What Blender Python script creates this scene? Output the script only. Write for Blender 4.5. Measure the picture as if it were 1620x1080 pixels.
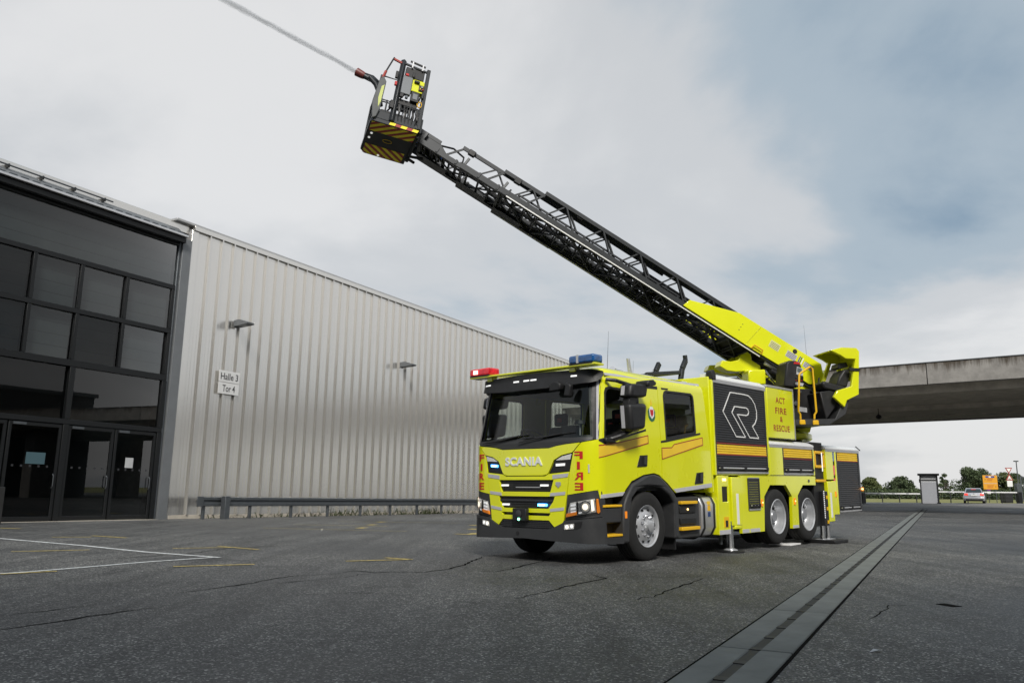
import bpy, bmesh, math, random
from mathutils import Vector, Matrix, Euler
from mathutils.geometry import tessellate_polygon

# ------------------------------------------------------------------ reset, camera, sky, sun, exposure
for _o in list(bpy.data.objects):
    bpy.data.objects.remove(_o, do_unlink=True)
scene = bpy.context.scene
COL = scene.collection
R = math.radians

cam_d = bpy.data.cameras.new('camera')
cam_d.sensor_fit = 'HORIZONTAL'
cam_d.sensor_width = 36.0
cam_d.lens = 1265.5 / 1620.0 * 36.0
cam_d.clip_start = 0.05
cam_d.clip_end = 4000
cam = bpy.data.objects.new('camera', cam_d)
COL.objects.link(cam)
_p, _r = R(10.508), R(0.501)
_fw = Vector((0, math.cos(_p), math.sin(_p)))
_up = Vector((0, -math.sin(_p), math.cos(_p)))
_rt = Vector((1, 0, 0))
_rt2 = _rt * math.cos(_r) + _up * math.sin(_r)
_up2 = _up * math.cos(_r) - _rt * math.sin(_r)
cam.matrix_world = Matrix(((_rt2.x, _up2.x, -_fw.x, 0), (_rt2.y, _up2.y, -_fw.y, 0),
                           (_rt2.z, _up2.z, -_fw.z, 1.046), (0, 0, 0, 1)))
scene.camera = cam

SUN_EL, SUN_AZ = 40.0, 174.0      # azimuth clockwise from +Y
world = bpy.data.worlds.new('World')
scene.world = world
world.use_nodes = True
wn, wl = world.node_tree.nodes, world.node_tree.links
wn.clear()


def N(nt, typ, **kw):
    n = nt.nodes.new(typ)
    for k, v in kw.items():
        setattr(n, k, v)
    return n


def build_world():
    nt = world.node_tree
    out = N(nt, 'ShaderNodeOutputWorld')
    sky = N(nt, 'ShaderNodeTexSky')
    sky.sky_type = 'NISHITA'
    sky.sun_disc = False
    sky.sun_elevation = R(SUN_EL)
    sky.sun_rotation = R(SUN_AZ)
    sky.altitude = 200
    sky.air_density = 1.0
    sky.dust_density = 3.0
    b1 = N(nt, 'ShaderNodeBackground')
    b1.inputs[1].default_value = 0.05
    wl.new(sky.outputs[0], b1.inputs[0])
    # overcast deck: direction projected on a cloud plane
    tc = N(nt, 'ShaderNodeTexCoord')
    sep = N(nt, 'ShaderNodeSeparateXYZ')
    wl.new(tc.outputs['Generated'], sep.inputs[0])
    zc = N(nt, 'ShaderNodeMath', operation='MAXIMUM')
    wl.new(sep.outputs[2], zc.inputs[0]); zc.inputs[1].default_value = 0.0
    za = N(nt, 'ShaderNodeMath', operation='ADD')
    wl.new(zc.outputs[0], za.inputs[0]); za.inputs[1].default_value = 0.16
    dx = N(nt, 'ShaderNodeMath', operation='DIVIDE'); dy = N(nt, 'ShaderNodeMath', operation='DIVIDE')
    wl.new(sep.outputs[0], dx.inputs[0]); wl.new(za.outputs[0], dx.inputs[1])
    wl.new(sep.outputs[1], dy.inputs[0]); wl.new(za.outputs[0], dy.inputs[1])
    cmb = N(nt, 'ShaderNodeCombineXYZ')
    wl.new(dx.outputs[0], cmb.inputs[0]); wl.new(dy.outputs[0], cmb.inputs[1])
    n1 = N(nt, 'ShaderNodeTexNoise')
    n1.inputs['Scale'].default_value = 0.62
    n1.inputs['Detail'].default_value = 8
    n1.inputs['Roughness'].default_value = 0.52
    n1.inputs['Distortion'].default_value = 0.25
    mp = N(nt, 'ShaderNodeMapping')
    mp.inputs['Location'].default_value = (1.66, 7.22, 0.9)
    wl.new(cmb.outputs[0], mp.inputs[0]); wl.new(mp.outputs[0], n1.inputs['Vector'])
    rp = N(nt, 'ShaderNodeValToRGB')
    rp.color_ramp.interpolation = 'EASE'
    el = rp.color_ramp.elements
    el[0].position = 0.17; el[0].color = (0.105, 0.152, 0.20, 1)
    el[1].position = 0.53; el[1].color = (0.375, 0.375, 0.375, 1)
    m = el.new(0.30); m.color = (0.200, 0.237, 0.268, 1)
    m = el.new(0.40); m.color = (0.295, 0.303, 0.311, 1)
    hz = N(nt, 'ShaderNodeMath', operation='MULTIPLY_ADD')      # thinner, bluer deck overhead
    wl.new(zc.outputs[0], hz.inputs[0]); hz.inputs[1].default_value = -0.22
    wl.new(n1.outputs[0], hz.inputs[2])
    wl.new(hz.outputs[0], rp.inputs[0])
    b2 = N(nt, 'ShaderNodeBackground')
    b2.inputs[1].default_value = 1.0
    wl.new(rp.outputs[0], b2.inputs[0])
    mx = N(nt, 'ShaderNodeMixShader')
    mx.inputs[0].default_value = 0.90
    wl.new(b1.outputs[0], mx.inputs[1]); wl.new(b2.outputs[0], mx.inputs[2])
    wl.new(mx.outputs[0], out.inputs[0])


build_world()

sun_d = bpy.data.lights.new('sun', 'SUN')
sun_d.energy = 1.5
sun_d.angle = R(14)
sun_d.color = (1.0, 0.96, 0.89)
sun = bpy.data.objects.new('sun', sun_d)
COL.objects.link(sun)
_sd = Vector((math.sin(R(SUN_AZ)) * math.cos(R(SUN_EL)), math.cos(R(SUN_AZ)) * math.cos(R(SUN_EL)), math.sin(R(SUN_EL))))
sun.rotation_euler = _sd.to_track_quat('Z', 'Y').to_euler()

vs = scene.view_settings
vs.view_transform = 'Standard'
vs.look = 'None'
vs.exposure = 1.13
vs.gamma = 1.0
vs.use_curve_mapping = False
scene.render.engine = 'CYCLES'
random.seed(7)


# ------------------------------------------------------------------ materials
def mat(name, col, rough=0.5, metal=0.0, spec=0.5, coat=0.0, noise=0.0, nscale=6.0, bump=0.0, bscale=40.0, emit=None, es=0.0,
        rvar=0.0, dirt=None, stretch=None):
    m = bpy.data.materials.new(name)
    m.use_nodes = True
    nt = m.node_tree
    b = nt.nodes['Principled BSDF']
    b.inputs['Base Color'].default_value = (*col, 1)
    b.inputs['Roughness'].default_value = rough
    b.inputs['Metallic'].default_value = metal
    b.inputs['Specular IOR Level'].default_value = spec
    b.inputs['Coat Weight'].default_value = coat
    b.inputs['Coat Roughness'].default_value = 0.05
    if emit:
        b.inputs['Emission Color'].default_value = (*emit, 1)
        b.inputs['Emission Strength'].default_value = es
    tc = None
    if noise or bump or rvar or dirt:
        tc = N(nt, 'ShaderNodeTexCoord')
        vec = tc.outputs['Object']
        if stretch:
            mp = N(nt, 'ShaderNodeMapping')
            mp.inputs['Scale'].default_value = stretch
            nt.links.new(vec, mp.inputs[0]); vec = mp.outputs[0]
    if noise or rvar:
        n = N(nt, 'ShaderNodeTexNoise')
        n.inputs['Scale'].default_value = nscale
        n.inputs['Detail'].default_value = 6
        n.inputs['Roughness'].default_value = 0.6
        nt.links.new(vec, n.inputs['Vector'])
        if noise:
            rp = N(nt, 'ShaderNodeValToRGB')
            rp.color_ramp.elements[0].position = 0.3
            rp.color_ramp.elements[1].position = 0.72
            lo = tuple(max(c * (1 - noise), 0) for c in col)
            hi = tuple(min(c * (1 + noise), 1) for c in col)
            if dirt:
                lo = dirt
            rp.color_ramp.elements[0].color = (*lo, 1)
            rp.color_ramp.elements[1].color = (*hi, 1)
            nt.links.new(n.outputs[0], rp.inputs[0])
            nt.links.new(rp.outputs[0], b.inputs['Base Color'])
        if rvar:
            mr = N(nt, 'ShaderNodeMapRange')
            mr.inputs['From Min'].default_value = 0.3; mr.inputs['From Max'].default_value = 0.7
            mr.inputs['To Min'].default_value = max(rough - rvar, 0.02); mr.inputs['To Max'].default_value = min(rough + rvar, 1)
            nt.links.new(n.outputs[0], mr.inputs['Value'])
            nt.links.new(mr.outputs[0], b.inputs['Roughness'])
    if bump:
        n2 = N(nt, 'ShaderNodeTexNoise')
        n2.inputs['Scale'].default_value = bscale
        n2.inputs['Detail'].default_value = 3
        nt.links.new(vec, n2.inputs['Vector'])
        bp = N(nt, 'ShaderNodeBump')
        bp.inputs['Strength'].default_value = bump
        bp.inputs['Distance'].default_value = 0.02
        nt.links.new(n2.outputs[0], bp.inputs['Height'])
        nt.links.new(bp.outputs[0], b.inputs['Normal'])
    return m


def glass_mat(name, tint, refl=0.5, rough=0.01):
    m = bpy.data.materials.new(name)
    m.use_nodes = True
    nt = m.node_tree
    nt.nodes.clear()
    out = N(nt, 'ShaderNodeOutputMaterial')
    tr = N(nt, 'ShaderNodeBsdfTransparent'); tr.inputs[0].default_value = (*tint, 1)
    gl = N(nt, 'ShaderNodeBsdfGlossy'); gl.inputs['Roughness'].default_value = rough
    fr = N(nt, 'ShaderNodeFresnel'); fr.inputs[0].default_value = 1.5
    mul = N(nt, 'ShaderNodeMath', operation='MULTIPLY'); mul.inputs[1].default_value = refl
    mx = N(nt, 'ShaderNodeMixShader')
    nt.links.new(fr.outputs[0], mul.inputs[0]); nt.links.new(mul.outputs[0], mx.inputs[0])
    nt.links.new(tr.outputs[0], mx.inputs[1]); nt.links.new(gl.outputs[0], mx.inputs[2])
    nt.links.new(mx.outputs[0], out.inputs[0])
    return m


def asphalt_mat():
    m = bpy.data.materials.new('asphalt')
    m.use_nodes = True
    nt = m.node_tree
    L = nt.links.new
    b = nt.nodes['Principled BSDF']
    tc = N(nt, 'ShaderNodeTexCoord')
    big = N(nt, 'ShaderNodeTexNoise'); big.inputs['Scale'].default_value = 0.22; big.inputs['Detail'].default_value = 7; big.inputs['Roughness'].default_value = 0.62
    mid = N(nt, 'ShaderNodeTexNoise'); mid.inputs['Scale'].default_value = 9; mid.inputs['Detail'].default_value = 5
    vor = N(nt, 'ShaderNodeTexVoronoi'); vor.inputs['Scale'].default_value = 80
    fine = N(nt, 'ShaderNodeTexNoise'); fine.inputs['Scale'].default_value = 170; fine.inputs['Detail'].default_value = 2
    for n in (big, mid, vor, fine):
        L(tc.outputs['Object'], n.inputs['Vector'])
    r1 = N(nt, 'ShaderNodeValToRGB')
    r1.color_ramp.elements[0].position = 0.34; r1.color_ramp.elements[0].color = (0.040, 0.042, 0.044, 1)
    r1.color_ramp.elements[1].position = 0.64; r1.color_ramp.elements[1].color = (0.112, 0.113, 0.112, 1)
    L(big.outputs[0], r1.inputs[0])
    # single stones: colour of each cell, most dark, a few pale
    r2 = N(nt, 'ShaderNodeValToRGB')
    e = r2.color_ramp.elements
    e[0].position = 0.0; e[0].color = (0.30, 0.30, 0.31, 1)
    e[1].position = 1.0; e[1].color = (5.6, 5.5, 5.2, 1)
    k = e.new(0.55); k.color = (0.85, 0.85, 0.85, 1)
    k = e.new(0.86); k.color = (1.5, 1.48, 1.4, 1)
    sp = N(nt, 'ShaderNodeSeparateColor')
    L(vor.outputs['Color'], sp.inputs[0]); L(sp.outputs[0], r2.inputs[0])
    mu = N(nt, 'ShaderNodeMix', data_type='RGBA', blend_type='MULTIPLY'); mu.inputs[0].default_value = 0.85
    L(r1.outputs[0], mu.inputs[6]); L(r2.outputs[0], mu.inputs[7])
    r3 = N(nt, 'ShaderNodeValToRGB')
    r3.color_ramp.elements[0].position = 0.3; r3.color_ramp.elements[0].color = (0.78, 0.78, 0.78, 1)
    r3.color_ramp.elements[1].position = 0.7; r3.color_ramp.elements[1].color = (1.15, 1.15, 1.15, 1)
    L(mid.outputs[0], r3.inputs[0])
    mu2 = N(nt, 'ShaderNodeMix', data_type='RGBA', blend_type='MULTIPLY'); mu2.inputs[0].default_value = 1.0
    L(mu.outputs[2], mu2.inputs[6]); L(r3.outputs[0], mu2.inputs[7])
    st = N(nt, 'ShaderNodeTexNoise'); st.inputs['Scale'].default_value = 0.75; st.inputs['Detail'].default_value = 9; st.inputs['Roughness'].default_value = 0.7; st.inputs['Distortion'].default_value = 0.6
    L(tc.outputs['Object'], st.inputs['Vector'])
    r4 = N(nt, 'ShaderNodeValToRGB')
    r4.color_ramp.elements[0].position = 0.30; r4.color_ramp.elements[0].color = (0.50, 0.50, 0.52, 1)
    r4.color_ramp.elements[1].position = 0.47; r4.color_ramp.elements[1].color = (1, 1, 1, 1)
    L(st.outputs[0], r4.inputs[0])
    mpw = N(nt, 'ShaderNodeMapping'); mpw.inputs['Rotation'].default_value = (0, 0, R(28)); mpw.inputs['Scale'].default_value = (1.1, 0.07, 1)
    L(tc.outputs['Object'], mpw.inputs[0])
    tw = N(nt, 'ShaderNodeTexNoise'); tw.inputs['Scale'].default_value = 2.2; tw.inputs['Detail'].default_value = 6; tw.inputs['Roughness'].default_value = 0.6
    L(mpw.outputs[0], tw.inputs['Vector'])
    r5 = N(nt, 'ShaderNodeValToRGB')
    r5.color_ramp.elements[0].position = 0.34; r5.color_ramp.elements[0].color = (0.70, 0.70, 0.70, 1)
    r5.color_ramp.elements[1].position = 0.60; r5.color_ramp.elements[1].color = (1.12, 1.12, 1.12, 1)
    L(tw.outputs[0], r5.inputs[0])
    mu3 = N(nt, 'ShaderNodeMix', data_type='RGBA', blend_type='MULTIPLY'); mu3.inputs[0].default_value = 0.8
    L(mu2.outputs[2], mu3.inputs[6]); L(r4.outputs[0], mu3.inputs[7])
    mu4 = N(nt, 'ShaderNodeMix', data_type='RGBA', blend_type='MULTIPLY'); mu4.inputs[0].default_value = 1.0
    L(mu3.outputs[2], mu4.inputs[6]); L(r5.outputs[0], mu4.inputs[7])
    L(mu4.outputs[2], b.inputs['Base Color'])
    mr = N(nt, 'ShaderNodeMapRange')
    mr.inputs['From Min'].default_value = 0.35; mr.inputs['From Max'].default_value = 0.65
    mr.inputs['To Min'].default_value = 0.50; mr.inputs['To Max'].default_value = 0.80
    L(big.outputs[0], mr.inputs['Value']); L(mr.outputs[0], b.inputs['Roughness'])
    b.inputs['Specular IOR Level'].default_value = 0.42
    ad = N(nt, 'ShaderNodeMath', operation='ADD')
    L(vor.outputs['Distance'], ad.inputs[0]); L(fine.outputs[0], ad.inputs[1])
    bp = N(nt, 'ShaderNodeBump'); bp.inputs['Strength'].default_value = 0.75; bp.inputs['Distance'].default_value = 0.006
    L(ad.outputs[0], bp.inputs['Height']); L(bp.outputs[0], b.inputs['Normal'])
    return m


def concrete_mat(name, col, streak=0.0):
    m = bpy.data.materials.new(name)
    m.use_nodes = True
    nt = m.node_tree
    L = nt.links.new
    b = nt.nodes['Principled BSDF']
    tc = N(nt, 'ShaderNodeTexCoord')
    n = N(nt, 'ShaderNodeTexNoise'); n.inputs['Scale'].default_value = 1.7; n.inputs['Detail'].default_value = 8; n.inputs['Roughness'].default_value = 0.65
    L(tc.outputs['Object'], n.inputs['Vector'])
    r1 = N(nt, 'ShaderNodeValToRGB')
    r1.color_ramp.elements[0].position = 0.3; r1.color_ramp.elements[0].color = (*[c * 0.7 for c in col], 1)
    r1.color_ramp.elements[1].position = 0.7; r1.color_ramp.elements[1].color = (*[c * 1.15 for c in col], 1)
    L(n.outputs[0], r1.inputs[0])
    last = r1.outputs[0]
    if streak:
        # run-off stains hanging from the top edge (object z is measured down from the top)
        mp = N(nt, 'ShaderNodeMapping'); mp.inputs['Scale'].default_value = (2.6, 2.6, 0.22)
        L(tc.outputs['Object'], mp.inputs[0])
        s = N(nt, 'ShaderNodeTexNoise'); s.inputs['Scale'].default_value = 1.6; s.inputs['Detail'].default_value = 6; s.inputs['Roughness'].default_value = 0.75
        L(mp.outputs[0], s.inputs['Vector'])
        sz = N(nt, 'ShaderNodeSeparateXYZ'); L(tc.outputs['Object'], sz.inputs[0])
        mz = N(nt, 'ShaderNodeMapRange'); mz.inputs['From Min'].default_value = -0.75; mz.inputs['From Max'].default_value = 0.0
        mz.inputs['To Min'].default_value = -0.22; mz.inputs['To Max'].default_value = 0.24
        L(sz.outputs[2], mz.inputs['Value'])
        ad = N(nt, 'ShaderNodeMath', operation='ADD'); L(s.outputs[0], ad.inputs[0]); L(mz.outputs[0], ad.inputs[1])
        r2 = N(nt, 'ShaderNodeValToRGB')
        r2.color_ramp.elements[0].position = 0.50; r2.color_ramp.elements[0].color = (1, 1, 1, 1)
        r2.color_ramp.elements[1].position = 0.76; r2.color_ramp.elements[1].color = (0.28, 0.24, 0.20, 1)
        L(ad.outputs[0], r2.inputs[0])
        mu = N(nt, 'ShaderNodeMix', data_type='RGBA', blend_type='MULTIPLY'); mu.inputs[0].default_value = streak
        L(last, mu.inputs[6]); L(r2.outputs[0], mu.inputs[7]); last = mu.outputs[2]
    L(last, b.inputs['Base Color'])
    b.inputs['Roughness'].default_value = 0.9
    b.inputs['Specular IOR Level'].default_value = 0.2
    bp = N(nt, 'ShaderNodeBump'); bp.inputs['Strength'].default_value = 0.35; bp.inputs['Distance'].default_value = 0.02
    L(n.outputs[0], bp.inputs['Height']); L(bp.outputs[0], b.inputs['Normal'])
    return m


def foliage_mat(name, c0, c1):
    m = bpy.data.materials.new(name)
    m.use_nodes = True
    nt = m.node_tree
    b = nt.nodes['Principled BSDF']
    tc = N(nt, 'ShaderNodeTexCoord')
    n = N(nt, 'ShaderNodeTexNoise'); n.inputs['Scale'].default_value = 1.3; n.inputs['Detail'].default_value = 5
    nt.links.new(tc.outputs['Object'], n.inputs['Vector'])
    rp = N(nt, 'ShaderNodeValToRGB')
    rp.color_ramp.elements[0].position = 0.32; rp.color_ramp.elements[0].color = (*c0, 1)
    rp.color_ramp.elements[1].position = 0.68; rp.color_ramp.elements[1].color = (*c1, 1)
    nt.links.new(n.outputs[0], rp.inputs[0]); nt.links.new(rp.outputs[0], b.inputs['Base Color'])
    b.inputs['Roughness'].default_value = 0.75
    b.inputs['Specular IOR Level'].default_value = 0.25
    return m


M = {}
M['asphalt'] = asphalt_mat()
M['lime'] = mat('lime_paint', (0.75, 0.775, 0.006), 0.30, spec=0.5, coat=1.0, noise=0.03, nscale=1.2, rvar=0.05)
M['orange_tape'] = mat('yellow_orange_tape', (0.82, 0.55, 0.03), 0.45, noise=0.05, nscale=5)
M['yellow_bar'] = mat('yellow_bar', (0.78, 0.45, 0.01), 0.45)
M['red'] = mat('red_vinyl', (0.52, 0.020, 0.018), 0.45)
M['red_line'] = mat('dark_red_line', (0.33, 0.03, 0.02), 0.5)
M['grey_plastic'] = mat('dark_grey_plastic', (0.034, 0.035, 0.037), 0.5, noise=0.12, nscale=4, rvar=0.1, bump=0.05, bscale=300)
M['black'] = mat('black_plastic', (0.012, 0.012, 0.013), 0.5, rvar=0.12, nscale=6)
M['chassis'] = mat('chassis_black', (0.016, 0.016, 0.016), 0.65, noise=0.3, nscale=5)
M['shutter'] = mat('anthracite_shutter', (0.048, 0.050, 0.055), 0.38, metal=0.35, noise=0.08, nscale=3)
M['silver'] = mat('silver_alu', (0.62, 0.62, 0.63), 0.35, metal=0.7, noise=0.06, nscale=5)
M['white_alu'] = mat('white_cornice', (0.74, 0.75, 0.76), 0.4, noise=0.03, nscale=4)
M['reflect'] = mat('reflective_tape', (0.47, 0.47, 0.50), 0.5, noise=0.06, nscale=12)
M['chrome'] = mat('chrome', (0.85, 0.85, 0.87), 0.12, metal=1.0)
M['badge_chrome'] = mat('badge_chrome', (0.86, 0.87, 0.88), 0.25, metal=0.35)
M['rim'] = mat('rim_silver', (0.52, 0.53, 0.55), 0.34, metal=0.5, noise=0.08, nscale=8)
M['rim_grey'] = mat('rim_grey', (0.30, 0.31, 0.33), 0.4, metal=0.4, noise=0.1, nscale=8)
M['tyre'] = mat('tyre_rubber', (0.011, 0.011, 0.011), 0.82, noise=0.25, nscale=9, bump=0.15, bscale=90)
M['gunmetal'] = mat('ladder_grey', (0.026, 0.029, 0.033), 0.42, metal=0.3, noise=0.12, nscale=5)
M['ladder_alu'] = mat('ladder_edge_alu', (0.72, 0.72, 0.71), 0.45, metal=0.2)
M['glass'] = glass_mat('cab_glass', (0.80, 0.86, 0.83), 1.0)
M['lens'] = glass_mat('lamp_lens', (0.92, 0.93, 0.94), 0.9)
M['reflector'] = mat('lamp_reflector', (0.80, 0.79, 0.76), 0.22, metal=0.45, noise=0.22, nscale=38)
M['lamp_warm'] = mat('headlamp_lit', (0.9, 0.85, 0.75), 0.3, emit=(1.0, 0.88, 0.70), es=0.55, noise=0.25, nscale=25)
M['led_white'] = mat('white_led', (0.85, 0.85, 0.85), 0.3, emit=(1, 1, 1), es=0.22)
M['led_blue'] = mat('blue_led', (0.02, 0.12, 0.8), 0.3, emit=(0.05, 0.35, 1.0), es=5.0)
M['led_core'] = mat('blue_led_core', (0.5, 0.8, 1.0), 0.3, emit=(0.55, 0.85, 1.0), es=3.0)
M['led_green'] = mat('green_led', (0.1, 0.8, 0.3), 0.3, emit=(0.2, 1.0, 0.5), es=3.0)
M['amber'] = mat('amber_lens', (0.75, 0.22, 0.015), 0.25, emit=(1.0, 0.3, 0.03), es=0.15)
M['amber_lit'] = mat('amber_lit', (0.9, 0.4, 0.1), 0.25, emit=(1.0, 0.55, 0.2), es=2.0)
M['red_lens'] = mat('red_lens', (0.55, 0.012, 0.02), 0.12, coat=0.6, emit=(1.0, 0.03, 0.04), es=0.06, noise=0.5, nscale=16)
M['red_lit'] = mat('red_lit', (0.9, 0.3, 0.25), 0.3, emit=(1.0, 0.35, 0.28), es=2.2)
M['blue_lens'] = mat('blue_lens', (0.012, 0.085, 0.26), 0.1, coat=0.7, noise=0.5, nscale=14)
M['interior'] = mat('cab_interior', (0.065, 0.066, 0.068), 0.75, noise=0.15, nscale=8)
M['seat_fabric'] = mat('seat_fabric', (0.045, 0.046, 0.05), 0.85, bump=0.2, bscale=200)
M['pale_grey'] = mat('pale_grey', (0.45, 0.46, 0.47), 0.5, noise=0.05)
M['white'] = mat('white_paint', (0.78, 0.78, 0.77), 0.5, noise=0.04, nscale=3)
M['navy'] = mat('navy', (0.02, 0.05, 0.16), 0.4)
M['green'] = mat('crest_green', (0.02, 0.14, 0.06), 0.5)
M['hall_metal'] = mat('silver_cladding', (0.70, 0.685, 0.655), 0.22, metal=0.85, noise=0.025, nscale=0.9, rvar=0.03, stretch=(1.5, 1.5, 0.10))
M['hall_trim'] = mat('hall_trim', (0.42, 0.42, 0.42), 0.42, metal=0.4, noise=0.06, nscale=2)
M['hall_post'] = mat('hall_post', (0.17, 0.18, 0.19), 0.5, metal=0.3, noise=0.08, nscale=2)
M['frame_dark'] = mat('facade_frame', (0.006, 0.007, 0.008), 0.45, metal=0.2)
M['facade_glass'] = glass_mat('facade_glass', (0.34, 0.38, 0.38), 1.0, 0.008)
M['blind'] = mat('roller_blind', (0.20, 0.205, 0.21), 0.8, noise=0.12, nscale=1.5)
M['galv'] = mat('galvanised_steel', (0.10, 0.11, 0.12), 0.5, metal=0.6, noise=0.15, nscale=7)
M['sign_white'] = mat('sign_white', (0.66, 0.66, 0.66), 0.45, noise=0.03)
M['sign_text'] = mat('sign_text', (0.03, 0.03, 0.035), 0.5)
M['concrete'] = concrete_mat('bridge_concrete', (0.31, 0.295, 0.275), 0.95)
M['concrete_dark'] = concrete_mat('bridge_soffit', (0.46, 0.42, 0.36))
M['slab'] = concrete_mat('drain_slab', (0.165, 0.176, 0.17))
M['slot_dark'] = mat('slot_shade', (0.012, 0.012, 0.012), 0.7)
M['tar'] = mat('tar_joint', (0.003, 0.003, 0.003), 0.95, spec=0.05)
M['line_white'] = mat('white_line', (0.66, 0.68, 0.68), 0.75, noise=0.3, nscale=14, dirt=(0.24, 0.25, 0.25))
M['line_yellow'] = mat('yellow_line', (0.62, 0.48, 0.12), 0.75, noise=0.3, nscale=16, dirt=(0.16, 0.13, 0.06))
M['grass'] = mat('field_grass', (0.20, 0.19, 0.055), 0.9, noise=0.3, nscale=0.25, dirt=(0.12, 0.13, 0.04))
M['weed'] = foliage_mat('weed_green', (0.02, 0.03, 0.010), (0.05, 0.06, 0.022))
M['leaf_a'] = foliage_mat('leaf_dark', (0.034, 0.052, 0.026), (0.10, 0.13, 0.062))
M['leaf_b'] = foliage_mat('leaf_mid', (0.048, 0.068, 0.026), (0.14, 0.16, 0.06))
M['bark'] = mat('bark', (0.06, 0.05, 0.04), 0.9, noise=0.3, nscale=8)
M['car_silver'] = mat('car_silver', (0.52, 0.53, 0.57), 0.28, metal=0.55, coat=0.6)
M['car_glass'] = mat('car_glass', (0.02, 0.03, 0.032), 0.08, spec=0.7)
M['tail_lit'] = mat('tail_lit', (0.8, 0.05, 0.04), 0.3, emit=(1.0, 0.10, 0.06), es=0.25)
M['sign_orange'] = mat('sign_orange', (0.72, 0.33, 0.02), 0.5)
M['sign_blue'] = mat('sign_blue', (0.03, 0.07, 0.30), 0.5)
M['sign_purple'] = mat('sign_purple', (0.16, 0.03, 0.20), 0.5)
M['hut_grey'] = mat('hut_grey', (0.36, 0.37, 0.40), 0.5, noise=0.05)


# ------------------------------------------------------------------ mesh helpers
def link(o, parent=None):
    COL.objects.link(o)
    if parent is not None:
        o.parent = parent
    return o


def tag(o, label=None, cat=None, group=None, kind=None):
    if label: o['label'] = label
    if cat: o['category'] = cat
    if group: o['group'] = group
    if kind: o['kind'] = kind
    return o


def empty(name, matrix=None, loc=None, parent=None):
    o = bpy.data.objects.new(name, None)
    o.empty_display_size = 0.2
    link(o, parent)
    if matrix is not None:
        o.matrix_basis = matrix
    if loc is not None:
        o.location = loc
    return o


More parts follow.
